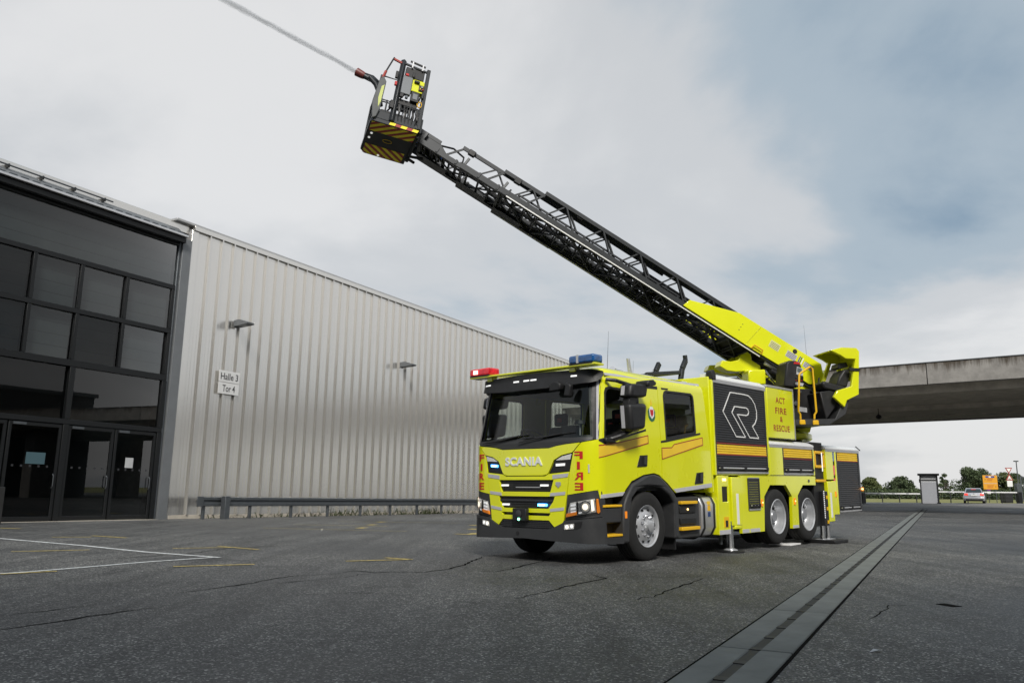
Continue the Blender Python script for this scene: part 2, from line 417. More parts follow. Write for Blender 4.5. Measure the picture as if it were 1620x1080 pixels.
class MB:
    def __init__(s):
        s.v = []; s.f = []

    def add(s, vs_, fs_):
        b = len(s.v)
        s.v += [tuple(p) for p in vs_]
        s.f += [tuple(i + b for i in f) for f in fs_]
        return s

    def box(s, x0, x1, y0, y1, z0, z1):
        return s.add([(x0, y0, z0), (x1, y0, z0), (x1, y1, z0), (x0, y1, z0), (x0, y0, z1), (x1, y0, z1), (x1, y1, z1), (x0, y1, z1)],
                     [(0, 3, 2, 1), (4, 5, 6, 7), (0, 1, 5, 4), (1, 2, 6, 5), (2, 3, 7, 6), (3, 0, 4, 7)])

    def beam(s, p, q, w, h, up=(0, 0, 1)):
        p, q = Vector(p), Vector(q)
        d = (q - p).normalized()
        u = Vector(up)
        a = d.cross(u)
        if a.length < 1e-4:
            a = d.cross(Vector((1, 0, 0)))
        a.normalize()
        b = a.cross(d).normalized()
        a *= w / 2; b *= h / 2
        vv = [p - a - b, p + a - b, p + a + b, p - a + b, q - a - b, q + a - b, q + a + b, q - a + b]
        return s.add(vv, [(0, 3, 2, 1), (4, 5, 6, 7), (0, 1, 5, 4), (1, 2, 6, 5), (2, 3, 7, 6), (3, 0, 4, 7)])

    def tube(s, p, q, r0, r1=None, n=10):
        return s.path([p, q], r0, n, r1)

    def path(s, pts, r, n=8, r1=None, closed=False):
        pts = [Vector(p) for p in pts]
        m = len(pts)
        rings = []
        pa = None
        for i, p in enumerate(pts):
            if closed:
                d = (pts[(i + 1) % m] - pts[i - 1]).normalized()
            else:
                d = (pts[min(i + 1, m - 1)] - pts[max(i - 1, 0)]).normalized()
            if pa is None:
                a = d.cross(Vector((0, 0, 1)))
                if a.length < 1e-3:
                    a = d.cross(Vector((1, 0, 0)))
            else:
                a = pa - d * pa.dot(d)
            a.normalize(); pa = a
            b = d.cross(a)
            rr = r if r1 is None else r + (r1 - r) * i / (m - 1)
            if isinstance(r, (list, tuple)): rr = r[i]
            rings.append([p + a * math.cos(t) * rr + b * math.sin(t) * rr for t in [2 * math.pi * k / n for k in range(n)]])
        vv = [v for ring in rings for v in ring]
        ff = []
        for i in range(m if closed else m - 1):
            j = (i + 1) % m
            for k in range(n):
                ff.append((i * n + k, i * n + (k + 1) % n, j * n + (k + 1) % n, j * n + k))
        if not closed:
            ff.append(tuple(range(n))[::-1]); ff.append(tuple((m - 1) * n + k for k in range(n)))
        return s.add(vv, ff)

    def lathe(s, prof, o=(0, 0, 0), axis='x', n=32, sgn=1, cap=True):
        # prof: (radius, height along axis)
        vv = []; ff = []
        m = len(prof)
        for i, (r, h) in enumerate(prof):
            for k in range(n):
                t = 2 * math.pi * k / n
                a, b = r * math.cos(t), r * math.sin(t)
                h2 = h * sgn
                vv.append((o[0] + h2, o[1] + a, o[2] + b) if axis == 'x' else (o[0] + a, o[1] + h2, o[2] + b) if axis == 'y' else (o[0] + a, o[1] + b, o[2] + h2))
        for i in range(m - 1):
            for k in range(n):
                ff.append((i * n + k, i * n + (k + 1) % n, (i + 1) * n + (k + 1) % n, (i + 1) * n + k))
        if cap and prof[0][0] > 1e-6: ff.append(tuple(range(n)))
        if cap and prof[-1][0] > 1e-6: ff.append(tuple((m - 1) * n + k for k in range(n)))
        return s.add(vv, ff)

    def prism(s, loops, fn, c0, c1):
        # loops: outer polygon followed by holes, 2D; fn(a, b, c) -> xyz
        if not isinstance(loops[0][0], (tuple, list)):
            loops = [loops]
        tri = tessellate_polygon([[Vector((p[0], p[1], 0)) for p in l] for l in loops])
        flat = [p for l in loops for p in l]
        n = len(flat)
        vv = [fn(a, b, c0) for a, b in flat] + [fn(a, b, c1) for a, b in flat]
        ff = [tuple(t) for t in tri] + [tuple(i + n for i in t)[::-1] for t in tri]
        k = 0
        for l in loops:
            m = len(l)
            for i in range(m):
                a, b = k + i, k + (i + 1) % m
                ff.append((a, b, b + n, a + n))
            k += m
        return s.add(vv, ff)

    def mesh(s, name):
        me = bpy.data.meshes.new(name)
        me.from_pydata(s.v, [], s.f)
        bm = bmesh.new(); bm.from_mesh(me)
        bmesh.ops.remove_doubles(bm, verts=bm.verts, dist=1e-5)
        bmesh.ops.recalc_face_normals(bm, faces=bm.faces)
        bm.to_mesh(me); bm.free()
        return me

    def build(s, name, m, parent=None, bevel=0.0, smooth=None, matrix=None, seg=2):
        return finish(s.mesh(name), name, m, parent, bevel, smooth, matrix, seg)


def finish(me, name, m, parent=None, bevel=0.0, smooth=None, matrix=None, seg=2):
    me.materials.append(M[m] if isinstance(m, str) else m)
    if smooth is None and bevel:
        smooth = 35
    if smooth:
        me.shade_smooth()
        me.set_sharp_from_angle(angle=R(smooth))
    o = bpy.data.objects.new(name, me)
    link(o, parent)
    if matrix is not None:
        o.matrix_basis = matrix
    if bevel:
        b = o.modifiers.new('bevel', 'BEVEL')
        b.width = bevel; b.segments = seg; b.limit_method = 'ANGLE'; b.angle_limit = R(40)
        b.harden_normals = False
    return o


def sheet_mesh(loops, fn, thick=0.0, cuts_a=(), cuts_b=(), tris=None):
    """2D polygon (with holes), cut along lines so that it can follow a curved surface, mapped by fn(a, b, off)."""
    bm = bmesh.new()
    if tris is None:
        if not isinstance(loops[0][0], (tuple, list)):
            loops = [loops]
        tri = tessellate_polygon([[Vector((p[0], p[1], 0)) for p in l] for l in loops])
        flat = [p for l in loops for p in l]
    else:
        flat, tri = tris
    bv = [bm.verts.new((p[0], p[1], 0)) for p in flat]
    for t in tri:
        try:
            bm.faces.new([bv[i] for i in t])
        except ValueError:
            pass
    bmesh.ops.dissolve_limit(bm, angle_limit=0.01, verts=bm.verts, edges=bm.edges)
    for c in cuts_a:
        bmesh.ops.bisect_plane(bm, geom=bm.verts[:] + bm.edges[:] + bm.faces[:], plane_co=(c, 0, 0), plane_no=(1, 0, 0), dist=1e-5)
    for c in cuts_b:
        bmesh.ops.bisect_plane(bm, geom=bm.verts[:] + bm.edges[:] + bm.faces[:], plane_co=(0, c, 0), plane_no=(0, 1, 0), dist=1e-5)
    bmesh.ops.triangulate(bm, faces=bm.faces)
    if thick:
        ret = bmesh.ops.extrude_face_region(bm, geom=bm.faces[:])
        newv = {e for e in ret['geom'] if isinstance(e, bmesh.types.BMVert)}
        for v in bm.verts:
            v.co = Vector(fn(v.co.x, v.co.y, 0.0 if v in newv else -thick))
    else:
        for v in bm.verts:
            v.co = Vector(fn(v.co.x, v.co.y, 0.0))
    bmesh.ops.recalc_face_normals(bm, faces=bm.faces)
    me = bpy.data.meshes.new('sheet')
    bm.to_mesh(me); bm.free()
    return me


def frange(a, b, st):
    r = []
    x = a
    while x < b - 1e-9:
        r.append(x); x += st
    return r


def text2d(body, height, bold=0.0, sx=1.0, space=1.0):
    """outline lettering as (verts, tris) in 2D, centred, cap height = height"""
    cu = bpy.data.curves.new('lettering', 'FONT')
    cu.body = body
    cu.size = 1.0
    cu.offset = bold
    cu.resolution_u = 3
    cu.space_character = space
    cu.fill_mode = 'FRONT'
    o = bpy.data.objects.new('lettering', cu)
    COL.objects.link(o)
    dg = bpy.context.evaluated_depsgraph_get()
    me = bpy.data.meshes.new_from_object(o.evaluated_get(dg))
    xs = [v.co.x for v in me.vertices]; ys = [v.co.y for v in me.vertices]
    k = height / (max(ys) - min(ys))
    cx, cy = (max(xs) + min(xs)) / 2, (max(ys) + min(ys)) / 2
    vv = [((v.co.x - cx) * k * sx, (v.co.y - cy) * k) for v in me.vertices]
    ff = []
    for p in me.polygons:
        ii = list(p.vertices)
        for j in range(1, len(ii) - 1):
            ff.append((ii[0], ii[j], ii[j + 1]))
    bpy.data.objects.remove(o, do_unlink=True)
    bpy.data.meshes.remove(me)
    return vv, ff


def lettering(name, body, height, a, b, fn, m, parent, bold=0.0, sx=1.0, mirror=False, cuts=(), thick=0.004, width=None, space=1.0):
    vv, ff = text2d(body, height, bold, sx, space)
    if width:
        w_ = max(p[0] for p in vv) - min(p[0] for p in vv)
        vv = [(x * width / w_, y) for x, y in vv]
    vv = [(a + (-x if mirror else x), b + y) for x, y in vv]
    me = sheet_mesh(None, fn, thick, cuts_a=cuts, tris=(vv, ff))
    return finish(me, name, m, parent)


def copy_tree(o, parent=None, matrix=None):
    c = o.copy()
    COL.objects.link(c)
    c.parent = parent
    if matrix is not None:
        c.matrix_basis = matrix
    for ch in list(o.children):
        copy_tree(ch, c)
    return c


def sstep(a, b, x):
    t = min(max((x - a) / (b - a), 0.0), 1.0)
    return t * t * (3 - 2 * t)


# ------------------------------------------------------------------ frames of the place
HO = Vector((-11.442, 27.29, 0.0))                     # hall: foot of the cladding at the glass front
E1 = Vector((0.4833, 0.8754, -0.01004)).normalized()   # along the wall
E2 = E1.cross(Vector((0, 0, 1))).normalized()          # towards the yard
E3 = E2.cross(E1)
HALL = Matrix(((E1.x, -E2.x, E3.x, HO.x), (E1.y, -E2.y, E3.y, HO.y), (E1.z, -E2.z, E3.z, HO.z), (0, 0, 0, 1)))


def zg(x, y):
    dx, dy = x - HO.x, y - HO.y
    s = dx * E1.x + dy * E1.y
    d = dx * E2.x + dy * E2.y
    s = min(max(s, -25), 48)
    return -0.01004 * s * (1 - sstep(1.0, 12.0, d)) + 0.26 * sstep(56.5, 65, y)


# ------------------------------------------------------------------ ground
def grid_mesh(name, xs, ys, fz):
    vv = [(x, y, fz(x, y)) for y in ys for x in xs]
    nx = len(xs)
    ff = [(j * nx + i, j * nx + i + 1, (j + 1) * nx + i + 1, (j + 1) * nx + i) for j in range(len(ys) - 1) for i in range(nx - 1)]
    me = bpy.data.meshes.new(name)
    me.from_pydata(vv, [], ff)
    me.shade_smooth()
    return me


me = grid_mesh('asphalt_yard', [x * 1.25 for x in range(-56, 97)], [y * 1.25 for y in range(-40, 59)], zg)
me.materials.append(M['asphalt'])
yard = tag(link(bpy.data.objects.new('asphalt_yard', me)), 'dark grey asphalt yard in front of the hall', 'ground', kind='structure')
xs = [-900, -400, -150, -72, -30, 0, 30, 60, 90, 123, 200, 400, 900]
ys = [-900, -300, -55, -20, 20, 50, 57, 60, 63, 66, 70, 74, 100, 120, 200, 400, 900, 1500]
me = grid_mesh('lit_road_strip', [-20, 0, 20, 40, 60, 80, 100], [59, 60, 61, 62, 63, 64, 65, 69, 72.6], lambda x, y: zg(x, y) + .008)
me.materials.append(mat('lit_asphalt', (.155, .15, .14), .85, noise=.2, nscale=.8))  # paler colour stands for open light past the bridge shadow
tag(link(bpy.data.objects.new('lit_road_strip', me)), 'asphalt road strip at the gate beyond the bridge, coloured paler as lit ground', 'road', kind='structure')
me = grid_mesh('grass_field', xs, ys, lambda x, y: 0.25 * sstep(56.5, 65, y) - (0.6 if y < 74 else 0.0))
me.materials.append(M['grass'])
tag(link(bpy.data.objects.new('grass_field', me)), 'dry yellowish grass field beyond the barrier', 'field', kind='structure')


def ribbon(name, pts, w, m, dz=0.004, jitter=0.0, parent=yard):
    """flat strip lying on the yard"""
    P = []
    for i in range(len(pts) - 1):
        a, b = Vector(pts[i]), Vector(pts[i + 1])
        k = max(1, int((b - a).length / (0.12 if jitter else 0.6)))
        for j in range(k):
            P.append(a.lerp(b, j / k))
    P.append(Vector(pts[-1]))
    if jitter:
        P = [p + Vector((random.gauss(0, jitter), random.gauss(0, jitter))) for p in P]
    L_, R_ = [], []
    n = len(P)
    for i, p in enumerate(P):
        d = (P[min(i + 1, n - 1)] - P[max(i - 1, 0)]).normalized()
        nn = Vector((-d.y, d.x))
        ww = w / 2
        if jitter:
            ww *= random.uniform(0.5, 1.3) * min(1.0, 0.25 + 2.5 * min(i, n - 1 - i) / n)
        L_.append(p + nn * ww); R_.append(p - nn * ww)
    vv = [(q.x, q.y, zg(q.x, q.y) + dz) for q in L_ + R_]
    ff = [(i, i + 1, n + i + 1, n + i) for i in range(n - 1)]
    me = bpy.data.meshes.new(name)
    me.from_pydata(vv, [], ff)
    return finish(me, name, m, parent)


# cracks in the asphalt
CR = [
    ([(-3.9, 5.9), (-3.74, 6.17), (-3.67, 6.38), (-3.56, 6.57), (-3.42, 6.84), (-3.27, 7.14), (-3.08, 7.42)], .028),
    ([(-4.17, 6.85), (-3.95, 7.07), (-3.84, 7.29), (-3.72, 7.49)], .015),
    ([(-3.35, 8.33), (-3.13, 8.69), (-2.9, 9.15), (-2.8, 9.68), (-2.6, 10.03), (-2.11, 10.39)], .026),
    ([(-2.83, 9.0), (-2.57, 9.31), (-2.01, 9.91)], .014),
    ([(-6.65, 10.81), (-6.46, 11.19), (-6.22, 11.73), (-5.88, 12.19), (-5.5, 12.69), (-5.15, 13.27), (-4.93, 14.38), (-4.33, 15.1), (-3.35, 15.93)], .022),
    ([(-2.14, 10.52), (-2.02, 10.72), (-1.74, 10.55), (-1.52, 10.65)], .03),
    ([(-2.01, 9.91), (-1.83, 10.29), (-1.54, 10.6), (-1.08, 10.64), (-0.84, 11.05), (-0.66, 11.68), (-0.57, 12.37), (-0.41, 13.16), (-0.04, 13.75)], .03),
    ([(-0.4, 10.89), (-0.17, 10.77), (0.11, 11.43), (0.3, 11.93), (0.5, 12.4), (0.74, 13.28)], .03),
    ([(0.06, 8.19), (0.4, 8.76), (0.77, 9.47), (1.18, 10.1), (1.02, 10.53), (0.75, 10.61)], .024),
    ([(1.19, 10.17), (1.57, 10.32), (1.98, 10.28), (2.3, 10.31)], .014),
    ([(1.26, 8.16), (1.52, 8.55), (1.67, 8.91), (1.94, 9.35), (2.2, 9.83), (2.36, 10.14), (2.3, 10.31)], .024),
    ([(-2.2, 8.2), (-1.7, 8.5), (-1.2, 8.45)], .01), ([(3.0, 7.0), (3.6, 7.9), (4.1, 8.0)], .01),
]
for pts, w in CR:
    ribbon('crack', pts, w * 1.15, 'tar', 0.003, 0.018)
# painted lines
for pts in ([(-12.5, 17.6), (-9.83, 15.87), (-7.53, 14.58), (-5.89, 13.41), (-4.40, 12.52)], [(-7.2, 8.1), (-6.14, 10.0), (-5.88, 10.33), (-5.13, 11.7), (-4.52, 12.52)]):
    ribbon('white_line', pts, 0.10, 'line_white', 0.006)
for pts, w in [([(-7.94, 13.13), (-6.98, 13.69)], .07), ([(-5.82, 14.22), (-4.96, 14.58)], .07), ([(-5.27, 14.87), (-4.31, 14.15)], .07), ([(-4.49, 11.04), (-3.54, 11.46)], .075),
               ([(-6.1, 9.93), (-5.64, 10.32)], .075), ([(-8.73, 17.15), (-7.79, 16.71)], .08), ([(-9.19, 16.5), (-8.53, 16.74)], .07), ([(-11.93, 19.21), (-11.4, 19.11)], .1),
               ([(-2.4, 12.08), (-1.48, 12.46)], .08), ([(-1.93, 12.72), (-1.48, 12.46)], .08), ([(-1.32, 19.65), (-0.9, 19.35)], .12),
               ([(-4.06, 21.91), (-3.96, 22.42)], .22), ([(-4.14, 23.98), (-4.03, 24.43)], .22), ([(-4.24, 26.3), (-4.16, 26.85)], .22),
               ([(-0.94, 19.53), (-0.81, 20.02)], .24), ([(-1.05, 21.87), (-0.93, 22.25)], .24), ([(-1.15, 24.29), (-1.03, 24.61)], .24),
               ([(-6.3, 23.8), (-3.5, 23.3)], .06), ([(-5.6, 26.6), (-1.6, 26.2)], .06), ([(-6.5, 21.5), (-2.6, 20.6)], .05)]:
    ribbon('yellow_line', pts, w, 'line_yellow', 0.008)
tag(MB().box(-.055, .055, -.1, .1, 0, .004).build('asphalt_patch', 'tar', yard, matrix=Matrix.Translation((4.19, 7.96, 0.001)) @ Matrix.Rotation(0.3, 4, 'Z')))

# slotted drain: two rows of concrete slabs with a dark painted strip for the shaded slot between them
drain = empty('drainage_channel', loc=(1.18, 4.76, 0.0))
drain.rotation_euler = (0, 0, -R(27.9))
tag(drain, 'long concrete drainage channel with a dark slot running away beside the truck', 'drain', kind='structure')
slab_me = MB().box(0, .205, 0, 1.97, -.05, .013).mesh('slab')
slab_me.materials.append(M['slab'])
y = -9.0
while y < 58:
    for sx in (-0.240, 0.035):
        o = bpy.data.objects.new('slab', slab_me)
        link(o, drain); o.location = (sx, y, random.uniform(-.002, .003))
        b = o.modifiers.new('bevel', 'BEVEL'); b.width = 0.006; b.segments = 1
    y += 2.0
MB().box(-.262, .262, -9, 58, 0, .004).build('tar_joint', 'tar', drain)
MB().box(-.038, .038, -9, 58, 0, .006).build('slot', 'slot_dark', drain)  # flat dark strip, its colour stands for shade in the open slot
g = MB()
y = -9.0
while y < 58:
    g.box(-.039, .039, y, y + .09, 0, .011)
    y += 0.5
tag(g.build('slot_bar', 'chassis', drain), kind='stuff')

# ------------------------------------------------------------------ exhibition hall
hall = empty('exhibition_hall', HALL)
tag(hall, 'silver metal clad exhibition hall with dark glass entrance front', 'building')
HL, HH = 44.0, 10.05
PITCH = 0.552


def panel_mesh(h, w=PITCH):
    # pan + raised rib; outside is -y
    prof = [(0.0, 0.0), (0.14, 0.0), (0.145, -0.003), (0.165, -0.003), (0.17, 0.0), (0.29, 0.0), (0.295, -0.003), (0.315, -0.003), (0.32, 0.0), (0.455, 0.0), (0.464, -0.085), (0.514, -0.085), (0.552, 0.0)]
    vv = []
    for z in (0.0, h):
        vv += [(x, y_, z) for x, y_ in prof]
    n = len(prof)
    ff = [(i, i + 1, n + i + 1, n + i) for i in range(n - 1)]
    me = bpy.data.meshes.new('cladding_panel')
    me.from_pydata(vv, [], ff)
    me.materials.append(M['hall_metal'])
    return me


pm = panel_mesh(HH - 0.12)
s0 = 0.69 - 0.476
k = 0
while s0 + k * PITCH < HL - 0.1:
    o = bpy.data.objects.new('cladding_panel', pm)
    link(o, hall)
    o.location = (s0 + k * PITCH, -0.02, 0.12)
    o.rotation_euler = (random.gauss(0, .0006), 0, random.gauss(0, .004))
    k += 1
MB().box(-.1, HL + .3, 0.0, .30, -0.7, HH).build('wall_core', 'hall_trim', hall)
MB().box(0, HL, -.06, -.01, -.7, .12).build('plinth', 'concrete_dark', hall)
MB().box(-.08, s0 - .002, -.05, .0, .0, HH).build('corner_flashing', 'hall_metal', hall, bevel=.01)
MB().box(-.45, -.085, -.09, .35, -.05, 9.62).build('corner_post', 'hall_post', hall, bevel=.01)
MB().box(-.55, -.46, -.02, .1, -.05, 9.55).build('downpipe', 'galv', hall, bevel=.02)
eave = MB().box(-.02, HL + .1, -.11, .3, HH - .02, HH + .15).build('eave_trim', 'hall_metal', hall, bevel=.012)
MB().box(-.75, HL + .1, -.05, .5, HH + .155, HH + .24).build('eave_cap', 'hall_trim', eave, bevel=.01)
# roof behind
MB().add([(-12, .3, 10.1), (HL, .3, 10.1), (HL, 30, 12.5), (-12, 30, 12.5)], [(0, 1, 2, 3)]).build('roof', 'hall_trim', hall)
MB().box(-12, HL, 29.7, 30, -.7, 12.5).build('rear_wall', 'hall_trim', hall)
MB().box(HL, HL + .28, .31, 30, -.7, 10.1).build('end_wall', 'hall_trim', hall)
MB().box(-12.3, -12, .0, 30, -.7, 10.1).build('end_wall', 'hall_trim', hall)
# band over the glass
MB().box(-12, -.10, .12, .30, 9.9, HH + .16).build('fascia_band', 'hall_metal', hall, bevel=.01)
gl = MB()
gl.add([(-12, -.30, 9.66), (-.55, -.30, 9.66), (-.55, .12, 9.98), (-12, .12, 9.98)], [(0, 1, 2, 3)])
gl.build('canopy_slope', 'hall_post', hall)
for i in range(34):
    x0 = -11.9 + i * .335
    MB().box(x0, x0 + .20, -.29, -.18, 9.69, 9.735).build('canopy_slat', 'galv', hall)
MB().box(-12, -.47, -.38, -.28, 9.58, 9.66).build('gutter', 'silver', hall, bevel=.012)
MB().box(-12, -.47, -.26, -.1, 9.40, 9.57).build('canopy_beam', 'frame_dark', hall, bevel=.01)
MB().path([(-12, -.05, 10.02), (-3.2, -.05, 10.02)], .025).build('lightning_rod_rail', 'galv', hall)
for i in range(9):
    MB().box(-11.5 + i, -11.46 + i, -.07, .2, 9.95, 10.06).build('rail_clip', 'frame_dark', hall)

# glass front: frames, panes, doors
ROWS = [(0.0, 2.90), (2.90, 4.66), (4.66, 6.27), (6.27, 7.81), (7.81, 9.45)]
UPX = [-11.7, -10.1, -8.5, -6.95, -5.38, -3.91, -2.35, -.62]
LOX = [-11.7, -9.2, -7.2, -3.85, -.62]
fr = MB()
for z in (2.90, 4.66, 6.27, 7.81, 9.40):
    hgt = .075 if z not in (4.66,) else .10
    fr.box(-12, -.56, -.03, .1, z - hgt, z + hgt)
fr.build('transom', 'frame_dark', hall, bevel=.008)
for x in UPX:
    for z0, z1 in ((4.765, 6.19), (6.35, 7.73)):
        MB().box(x - .055, x + .055, -.028, .1, z0, z1).build('mullion', 'frame_dark', hall, bevel=.006)
for x in LOX:
    MB().box(x - .085, x + .085, -.028, .1, 2.98, 4.555).build('mullion', 'frame_dark', hall, bevel=.006)
    MB().box(x - .085, x + .085, -.028, .1, -.05, 2.82).build('mullion', 'frame_dark', hall, bevel=.006)


def pane(x0, x1, z0, z1, y=0.05, blind=None, tilt=0.0):
    t = math.tan(tilt)
    p = MB().add([(x0, y, z0), (x1, y + (x1 - x0) * t, z0), (x1, y + (x1 - x0) * t, z1), (x0, y, z1)], [(0, 1, 2, 3)]).build('pane', 'facade_glass', hall)
    if blind:
        b = MB()
        n = max(2, int((z1 - z0) / .33))
        for i in range(n):
            b.box(x0, x1, y + .16, y + .18, z0 + (z1 - z0) * i / n + .012, z0 + (z1 - z0) * (i + 1) / n)
        b.build('blind', 'blind', p)
    return p


for i in range(len(UPX) - 1):
    for z0, z1 in ((4.765, 6.19), (6.35, 7.73)):
        pane(UPX[i] + .056, UPX[i + 1] - .056, z0, z1, blind=True, tilt=random.uniform(-.02, .02))
pane(-11.95, -.6, 7.89, 9.32, blind=True)
for i in range(len(LOX) - 1):
    pane(LOX[i] + .086, LOX[i + 1] - .086, 2.98, 4.555, tilt=random.uniform(-.015, .015))
# doors
for x0, x1 in ((-9.1, -7.3), (-7.1, -5.55), (-5.5, -3.95), (-3.75, -2.24), (-2.2, -.72)):
    d = MB()
    d.prism([[(x0, .02), (x1, .02), (x1, 2.80), (x0, 2.80)], [(x0 + .09, .14), (x0 + .09, 2.70), (x1 - .09, 2.70), (x1 - .09, .14)]], lambda a, b, c: (a, c, b), 0.0, .06)
    door = d.build('door', 'frame_dark', hall, bevel=.006)
    MB().add([(x0 + .09, .035, .14), (x1 - .09, .035, .14), (x1 - .09, .035, 2.70), (x0 + .09, .035, 2.70)], [(0, 1, 2, 3)]).build('pane', 'facade_glass', door)
    MB().path([(x1 - .13, -.01, .95), (x1 - .13, -.06, 1.0), (x1 - .13, -.06, 1.30), (x1 - .13, -.01, 1.35)], .014).build('handle', 'galv', door)
    MB().box(x0 + .1, x0 + .46, -.05, -.002, 2.71, 2.78).build('door_closer', 'galv', door)
    for i in range(5):
        MB().box(x0 + .22 + i * .25, x0 + .28 + i * .25, .029, .033, 1.53, 1.59).build('safety_marker', 'shutter', door)
MB().box(-1.74, -1.46, .024, .030, 1.62, 1.94).build('paper_notice', 'pale_grey', hall)
MB().box(-4.90, -4.34, .024, .030, 1.62, 1.95).build('blue_notice', mat('notice_blue', (0.05, 0.10, 0.12), .5), hall)
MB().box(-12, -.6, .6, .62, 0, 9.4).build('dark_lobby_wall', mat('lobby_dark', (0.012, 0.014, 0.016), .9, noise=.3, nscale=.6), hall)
MB().box(-12, -.6, -.4, .6, -.2, .0).build('door_sill', 'concrete_dark', hall)


def hall_pt(s, d, z):
    return HALL @ Vector((s, -d, z))


# sign on the wall
sg = empty('hall_sign', HALL @ Matrix.Translation((2.015, -.122, 4.82)))
tag(sg, 'white two part wall sign reading Halle 3 and Tor 4', 'sign')
for z, t in ((.215, 'Halle 3'), (-.215, 'Tor 4')):
    p = MB().box(-.475, .475, -.02, .0, z - .208, z + .208).build('sign_plate', 'sign_white', sg, bevel=.006)
    lettering('lettering', t, .25, 0, z, lambda a, b, c: (a, -.0225 - c, b), 'sign_text', p, bold=.014, width=.80 if t[0] == 'H' else .58, thick=.002)
# wall lamps
for s, lab in ((2.15, 'grey wedge shaped wall lamp above the Halle 3 sign'), (12.4, 'grey wedge shaped wall lamp further along, near the truck')):
    w = empty('wall_lamp', HALL @ Matrix.Translation((s, -.108, 7.05)))
    tag(w, lab, 'lamp', 'lamps on the hall wall')
    MB().box(-.10, .10, -.05, .0, -.16, .12).build('back_plate', 'hall_post', w, bevel=.01)
    MB().prism([(0, -.12), (.0, .10), (.28, .12), (.72, -.02), (.70, -.08), (.25, -.11)], lambda a, b, c: (c, -.05 - a, b), -.17, .17).build('lamp_housing', 'hall_post', w, bevel=.03)
    MB().box(-.12, .12, -.62, -.28, -.115, -.095).build('lamp_glass', 'pale_grey', w)
# guard rails
def guard_rail(s0_, s1_, d, lab, post_d=None, posts=None):
    g_ = empty('guard_rail', HALL @ Matrix.Translation((s0_, -d, 0)))
    tag(g_, lab, 'guard rail')
    L_ = s1_ - s0_
    prof = [(.0, .43), (-.03, .45), (-.03, .53), (.02, .565), (.02, .605), (-.03, .64), (-.03, .72), (.0, .74)]
    m = MB()
    vv = []
    for x in (0, L_):
        vv += [(x, y_ - .05, z_) for y_, z_ in prof]
    n = len(prof)
    m.add(vv, [(i, i + 1, n + i + 1, n + i) for i in range(n - 1)])
    ob = m.build('rail_beam', 'galv', g_)
    sm = ob.modifiers.new('solid', 'SOLIDIFY'); sm.thickness = .012
    MB().box(-.02, .25, -.10, -.085, .42, .75).build('end_plate', 'galv', g_, bevel=.006)
    for x in posts:
        MB().box(x - .05, x + .05, -.02, .06, -.9, .64).build('post', 'galv', g_, bevel=.006)
    return g_


gr1 = guard_rail(.35, 33.0, .9, 'long galvanised guard rail along the foot of the hall wall', posts=[.35 + i * 2.05 for i in range(16)])
MB().box(.95, 1.17, -.34, -.12, -.4, .77).build('end_post', 'galv', gr1, bevel=.012)
p0 = HALL.inverted() @ Vector((-13.35, 21.3, 0))
gr2 = guard_rail(p0.x - 5.0, p0.x, -p0.y, 'dark guard rail end standing left of the glass entrance', posts=[.4, 2.4, 4.7])
MB().box(4.55, 4.95, -.3, -.1, -.4, .95).build('end_post', 'chassis', gr2, bevel=.012)

# weeds at the wall foot
wb = MB()
for i in range(420):
    s = random.choice([random.uniform(.5, 30), random.gauss(8, 2.2), random.gauss(15, 1.5)])
    if s < .3: continue
    d = abs(random.gauss(.1, .12))
    P = hall_pt(s, .06 + d, 0)
    P.z = zg(P.x, P.y)
    h = random.uniform(.06, .30) * (1.2 if 6 < s < 17 else .7)
    a = random.uniform(0, 6.28)
    dx, dy = math.cos(a) * .02, math.sin(a) * .02
    lx, ly = random.gauss(0, .08), random.gauss(0, .08)
    wb.add([(P.x - dx, P.y - dy, P.z - .02), (P.x + dx, P.y + dy, P.z - .02), (P.x + lx + dx, P.y + ly + dy, P.z + h * .7), (P.x + lx * 1.6, P.y + ly * 1.6, P.z + h)], [(0, 1, 2, 3)])
tag(wb.build('weeds', 'weed'), 'low green weeds along the foot of the hall wall', 'weeds', kind='stuff')

# opposite hall (outside the frame, seen in reflections)
oh = empty('opposite_hall', Matrix.Translation(HO + E2 * 62 - E1 * 40) @ Matrix.Rotation(math.pi / 2 - math.atan2(E1.x, E1.y), 4, 'Z'))
tag(oh, 'grey opposite hall across the yard beyond the right edge', 'building')
MB().box(0, 78, -20, 0, -.5, 10.5).build('wall', mat('opposite_wall', (.10, .10, .10), .7, noise=.1, nscale=.3), oh)
MB().box(-.3, 78.3, -20.3, .3, 10.5, 10.9).build('roof', 'hall_post', oh)
for i in range(8):
    wdw = MB().box(4 + i * 8, 9 + i * 8, -.02, .06, 1.0, 5.5).build('window', 'frame_dark', oh)
    MB().box(4.15 + i * 8, 8.85 + i * 8, .05, .09, 1.15, 5.35).build('pane', 'car_glass', wdw)

rh = empty('shade_block', Matrix.Translation((-14, -8.6, 0)))  # unseen building mass added behind the camera to darken the foreground
tag(rh, 'unseen tall dark block added behind the camera to shade the foreground', 'building')
MB().box(-30, 40, -16, 0, -.5, 14).build('wall', mat('shade_block_grey', (.11, .11, .12), .7, noise=.1, nscale=.3), rh)
MB().box(-30.3, 40.3, -16.3, .5, 14, 14.4).build('roof', 'hall_post', rh)
for i in range(10):
    wdw = MB().box(-28 + i * 6.8, -24 + i * 6.8, -.02, .05, 1.0, 6.5).build('window', 'frame_dark', rh)
    MB().box(-27.9 + i * 6.8, -24.1 + i * 6.8, .04, .08, 1.1, 6.4).build('pane', 'car_glass', wdw)

